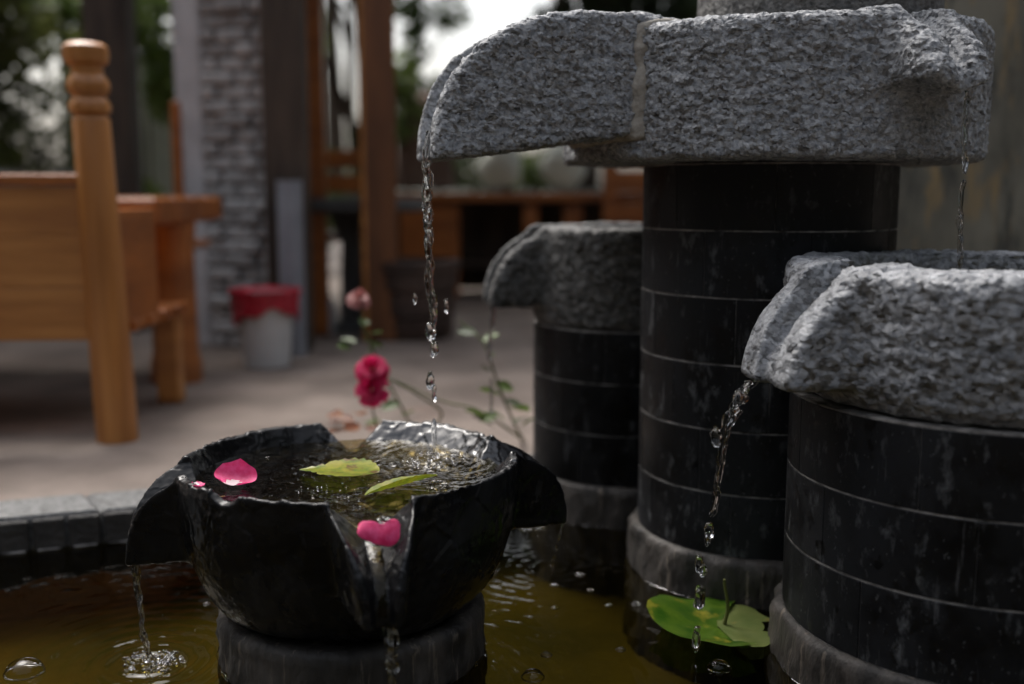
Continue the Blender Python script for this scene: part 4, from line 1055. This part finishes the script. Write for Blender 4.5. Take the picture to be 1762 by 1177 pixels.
for k, (px, lab) in enumerate([(862, 'left one of two white sacks on the far garden wall'), (970, 'right one of two white sacks on the far garden wall')]):
    p = at(px, 300, 8.35); rock('sack', lab, 'sack', (p.x, 8.38, .85), (.17, .12, .19), cream, 10 + k)['group'] = 'white sacks on the garden wall'
for k, (px, D, s, z) in enumerate([(40, 5.9, (.35, .3, .35), .25), (108, 6.2, (.22, .25, .42), .35), (-60, 6.1, (.5, .4, .5), .3), (70, 6.7, (.30, .3, .36), .25)]):
    p = at(px, 333, D); rock('garden_rock', ['grey mossy rock low at the left edge behind the bench', 'grey streaked rock behind the turned bench post', 'large dark rock beyond the left edge', 'tallest mossy rock at the back of the rockery'][k], 'rock', (p.x, D, z), s, grey_rock, 20 + k)['group'] = 'rocks of the rockery behind the bench'
pw = thing('pale_wall', 'pale plastered wall glimpsed between the dark post and the brick pillar', 'wall', (at(262, 250, 9.5).x, 9.5, 0))
mb = MB(); mb.box((0, 0, .9), (1.5, .15, 1.8), .05, .02); mb.build('panel', cream, pw); mb = MB(); mb.box((0, 0, 1.83), (1.56, .2, .06), .05, .01); mb.build('coping', plaster, pw)

# ------------------------------------------------------------------ vegetation
def leafcloud(clumps, per, size, seed, flat=.8):
    r = np.random.default_rng(seed); out = []
    for (cx, cy, cz, rx, ry, rz_) in clumps:
        n_ = int(per * (rx * ry * rz_) ** .5 * 10)
        d = r.normal(size=(n_, 3)); d /= np.linalg.norm(d, axis=1)[:, None]; q = r.random(n_) ** .45
        out.append(np.array((cx, cy, cz)) + d * q[:, None] * np.array((rx, ry, rz_)))
    P = np.concatenate(out); m_ = len(P)
    a = r.normal(size=(m_, 3)); a[:, 2] *= flat; a /= np.linalg.norm(a, axis=1)[:, None]; b = np.cross(a, r.normal(size=(m_, 3))); b /= np.linalg.norm(b, axis=1)[:, None] + 1e-9
    s = size * r.uniform(.6, 1.3, m_)[:, None]; c = np.cross(a, b) * s * .15
    V = np.stack([P - a * s, P - b * s * .38 + c, P + a * s, P + b * s * .38 + c], 1).reshape(-1, 3); Q = np.arange(m_ * 4).reshape(-1, 4)
    return npmesh(V, Q, False)
def tree(lab, x, y, h, tr, clumps, mat, seed, per=260, size=.07, name='tree', lean=0, group='trees behind the patio', branches=5):
    t = thing(name, lab, 'tree', (x, y, 0), 0, group); rr = random.Random(seed)
    pts = [(lean * (z / h) ** 1.5 + rr.uniform(-.03, .03), rr.uniform(-.03, .03), z) for z in np.linspace(0, h, 9)]
    mb = MB(); mb.tube(pts, [tr * (1 - .5 * k / 8) * (1.25 if k == 0 else 1) for k in range(9)], 12); mb.build('trunk', bark, t, True)
    for k in range(min(branches, len(clumps))):
        c_ = clumps[k]; z0_ = h * rr.uniform(.55, .95); p0 = Vector((lean * (z0_ / h) ** 1.5, 0, z0_)); p1 = Vector(c_[:3])
        mid = (p0 + p1) / 2 + Vector((0, 0, -.1)); mb = MB(); mb.tube(curve([p0, mid, p1], 5), list(np.linspace(tr * .4, tr * .1, 11)), 7); mb.build('branch', bark, t, True)
    obj('crown', leafcloud(clumps, per, size, seed), mat, t); return t
def ring_clumps(n_, R0, zc, zr, s, seed):
    r = random.Random(seed); return [(R0 * r.uniform(-1, 1), R0 * r.uniform(-.8, .8), zc + zr * r.uniform(-1, 1), s * r.uniform(.7, 1.2), s * r.uniform(.7, 1.2), s * r.uniform(.5, .9)) for _ in range(n_)]
T = [('dense dark tree filling the upper left corner', -4.45, 7.6, 3.2, .16, ring_clumps(13, 1.1, 2.2, 1.4, .6, 1), leaf_mid2),
     ('green leafy tree between the dark post and the brick pillar', -3.9, 11.5, 3.2, .12, ring_clumps(9, 1.4, 3.3, 1.0, .7, 2), leaf_lime),
     ('tree with light leaves seen between the two orange posts', -2.0, 13.5, 3.4, .09, ring_clumps(6, 1.2, 4.6, .8, .6, 3), leaf_mid),
     ('thin leafy tree against the white sky left of the long spout', -1.0, 11.2, 3.0, .06, [(.0, 0, 2.2, .16, .2, .55), (.35, 0, 2.45, .22, .2, .25), (-.05, 0, 2.5, .3, .2, .25), (.1, 0, 1.6, .22, .2, .3), (-.25, .1, 1.75, .25, .2, .2), (.6, 0, 3.6, 1.1, .8, .7), (-.5, 0, 3.8, 1.1, .8, .7)], leaf_mid),
     ('dark leafy tree whose branch hangs above the long spout', .65, 9.3, 3.0, .12, ring_clumps(12, .9, 3.2, .7, .6, 5) + [(0, 0, 2.05, .55, .5, .22), (.5, 0, 2.0, .6, .5, .3)], leaf_dark),
     ('broad dark tree behind the top of the tallest tower', 2.3, 10.5, 3.2, .16, ring_clumps(16, 1.4, 2.6, 1.4, .9, 6), leaf_dark)]
for k, (lab, x, y, h, tr, cl, m_) in enumerate(T): tree(lab, x, y, h, tr, cl, m_, 200 + k, per=230 if m_ is leaf_dark else 110, size=.075)
# tall trees added all round to darken reflections in water and stone
for k, (x, y) in enumerate([(-9.5, 16), (-3.0, 18), (.8, 17.5), (4.2, 15), (7.5, 11), (8.0, 5.5), (7.5, 0), (6.2, -5.5), (2.0, -7.5), (-2.2, -7.2), (-6.3, -5), (-7.8, 0), (-7.6, 5.5), (-8.8, 10.5)]):
    labs = ['added tall tree far back on the left', 'added tall tree far back behind the orange posts', 'added tall tree far back behind the spout', 'added tall tree far back on the right', 'added tree beyond the stone wall', 'added tree to the right of the courtyard', 'added tree right of the viewer', 'added tree behind the viewer on the right', 'added tree straight behind the viewer', 'added tree behind the viewer', 'added tree behind the viewer on the left', 'added tree left of the viewer', 'added tree to the left of the courtyard', 'added tree at the left rear corner of the courtyard']
    back = y > 12
    cl = ring_clumps(15, 2.2, 7.6 if back else 3.0, 1.6 if back else 2.3, 1.4, 300 + k)
    tree(labs[k], x, y, 5.2, .2, cl, leaf_dark if k % 3 else leaf_mid, 320 + k, per=95, size=.17, name='added_tall_tree', group='trees added around the courtyard for dark reflections')
# shrubs
def shrub(lab, x, y, cl, mat, seed, per=300, size=.05):
    t = thing('shrub', lab, 'shrub', (x, y, 0), 0, 'shrubs along the garden wall'); mb = MB()
    for k in range(4): mb.tube([(0, 0, 0), (.08 * math.cos(k * 1.6), .08 * math.sin(k * 1.6), .3), (cl[0][0] + .1 * math.cos(k * 1.6), cl[0][1], cl[0][2])], [.02, .014, .006], 6)
    mb.build('stems', bark, t); obj('foliage', leafcloud(cl, per, size, seed), mat, t)
shrub('small bright green shrub on the garden wall between the white sacks', at(918, 300, 8.7).x, 8.75, [(0, 0, .8, .2, .15, .2)], leaf_lime, 401)
shrub('green shrub behind the boulder', -1.0, 10.2, [(0, 0, 1.05, .6, .4, .5), (.5, 0, .8, .5, .4, .5)], leaf_mid, 402)
shrub('green shrub low behind the slatted chair', -1.75, 8.6, [(0, 0, .6, .5, .3, .5)], leaf_mid, 403)
shrub('lime green shrub between dark post and pillar', -3.1, 8.9, [(.0, 0, 2.1, .75, .3, .42), (.25, 0, 1.5, .18, .2, .35), (-.75, 0, 2.1, .4, .3, .3), (-.1, 0, .5, .3, .3, .3)], leaf_lime, 404, 420, .06)
shrub('yellowish green shrub at the far left above the rockery', -4.0, 7.0, [(0, 0, .8, .5, .4, .5), (-.2, 0, 1.5, .7, .4, .5), (.5, .1, 1.7, .35, .3, .4)], leaf_mid2, 405, 330)
shrub('dark shrub behind the mossy rocks and the bench post', -3.3, 7.9, [(-.2, 0, .9, .45, .3, .6), (-.6, 0, 1.7, .5, .4, .6)], leaf_mid2, 406, 260)
shrub('bright green sapling beside the boulder', -.95, 8.9, [(0, 0, 1.55, .2, .2, .28), (.1, 0, 1.2, .2, .2, .2)], leaf_lime, 407, 240, .06)
# leaning dead branch
mb = MB(); mb.tube(curve([at(560, 100, 7.5), at(590, 180, 7.5), at(618, 250, 7.5), (at(650, 333, 7.5).x, 7.5, 0.0)], 6), .035, 8)
tag(mb.build('dead_branch', bark, None, True), 'black leaning branch crossing the gap between the orange posts', 'branch')

print('tris', sum(len(o.data.polygons) * 2 for o in C.objects if o.type == 'MESH'))
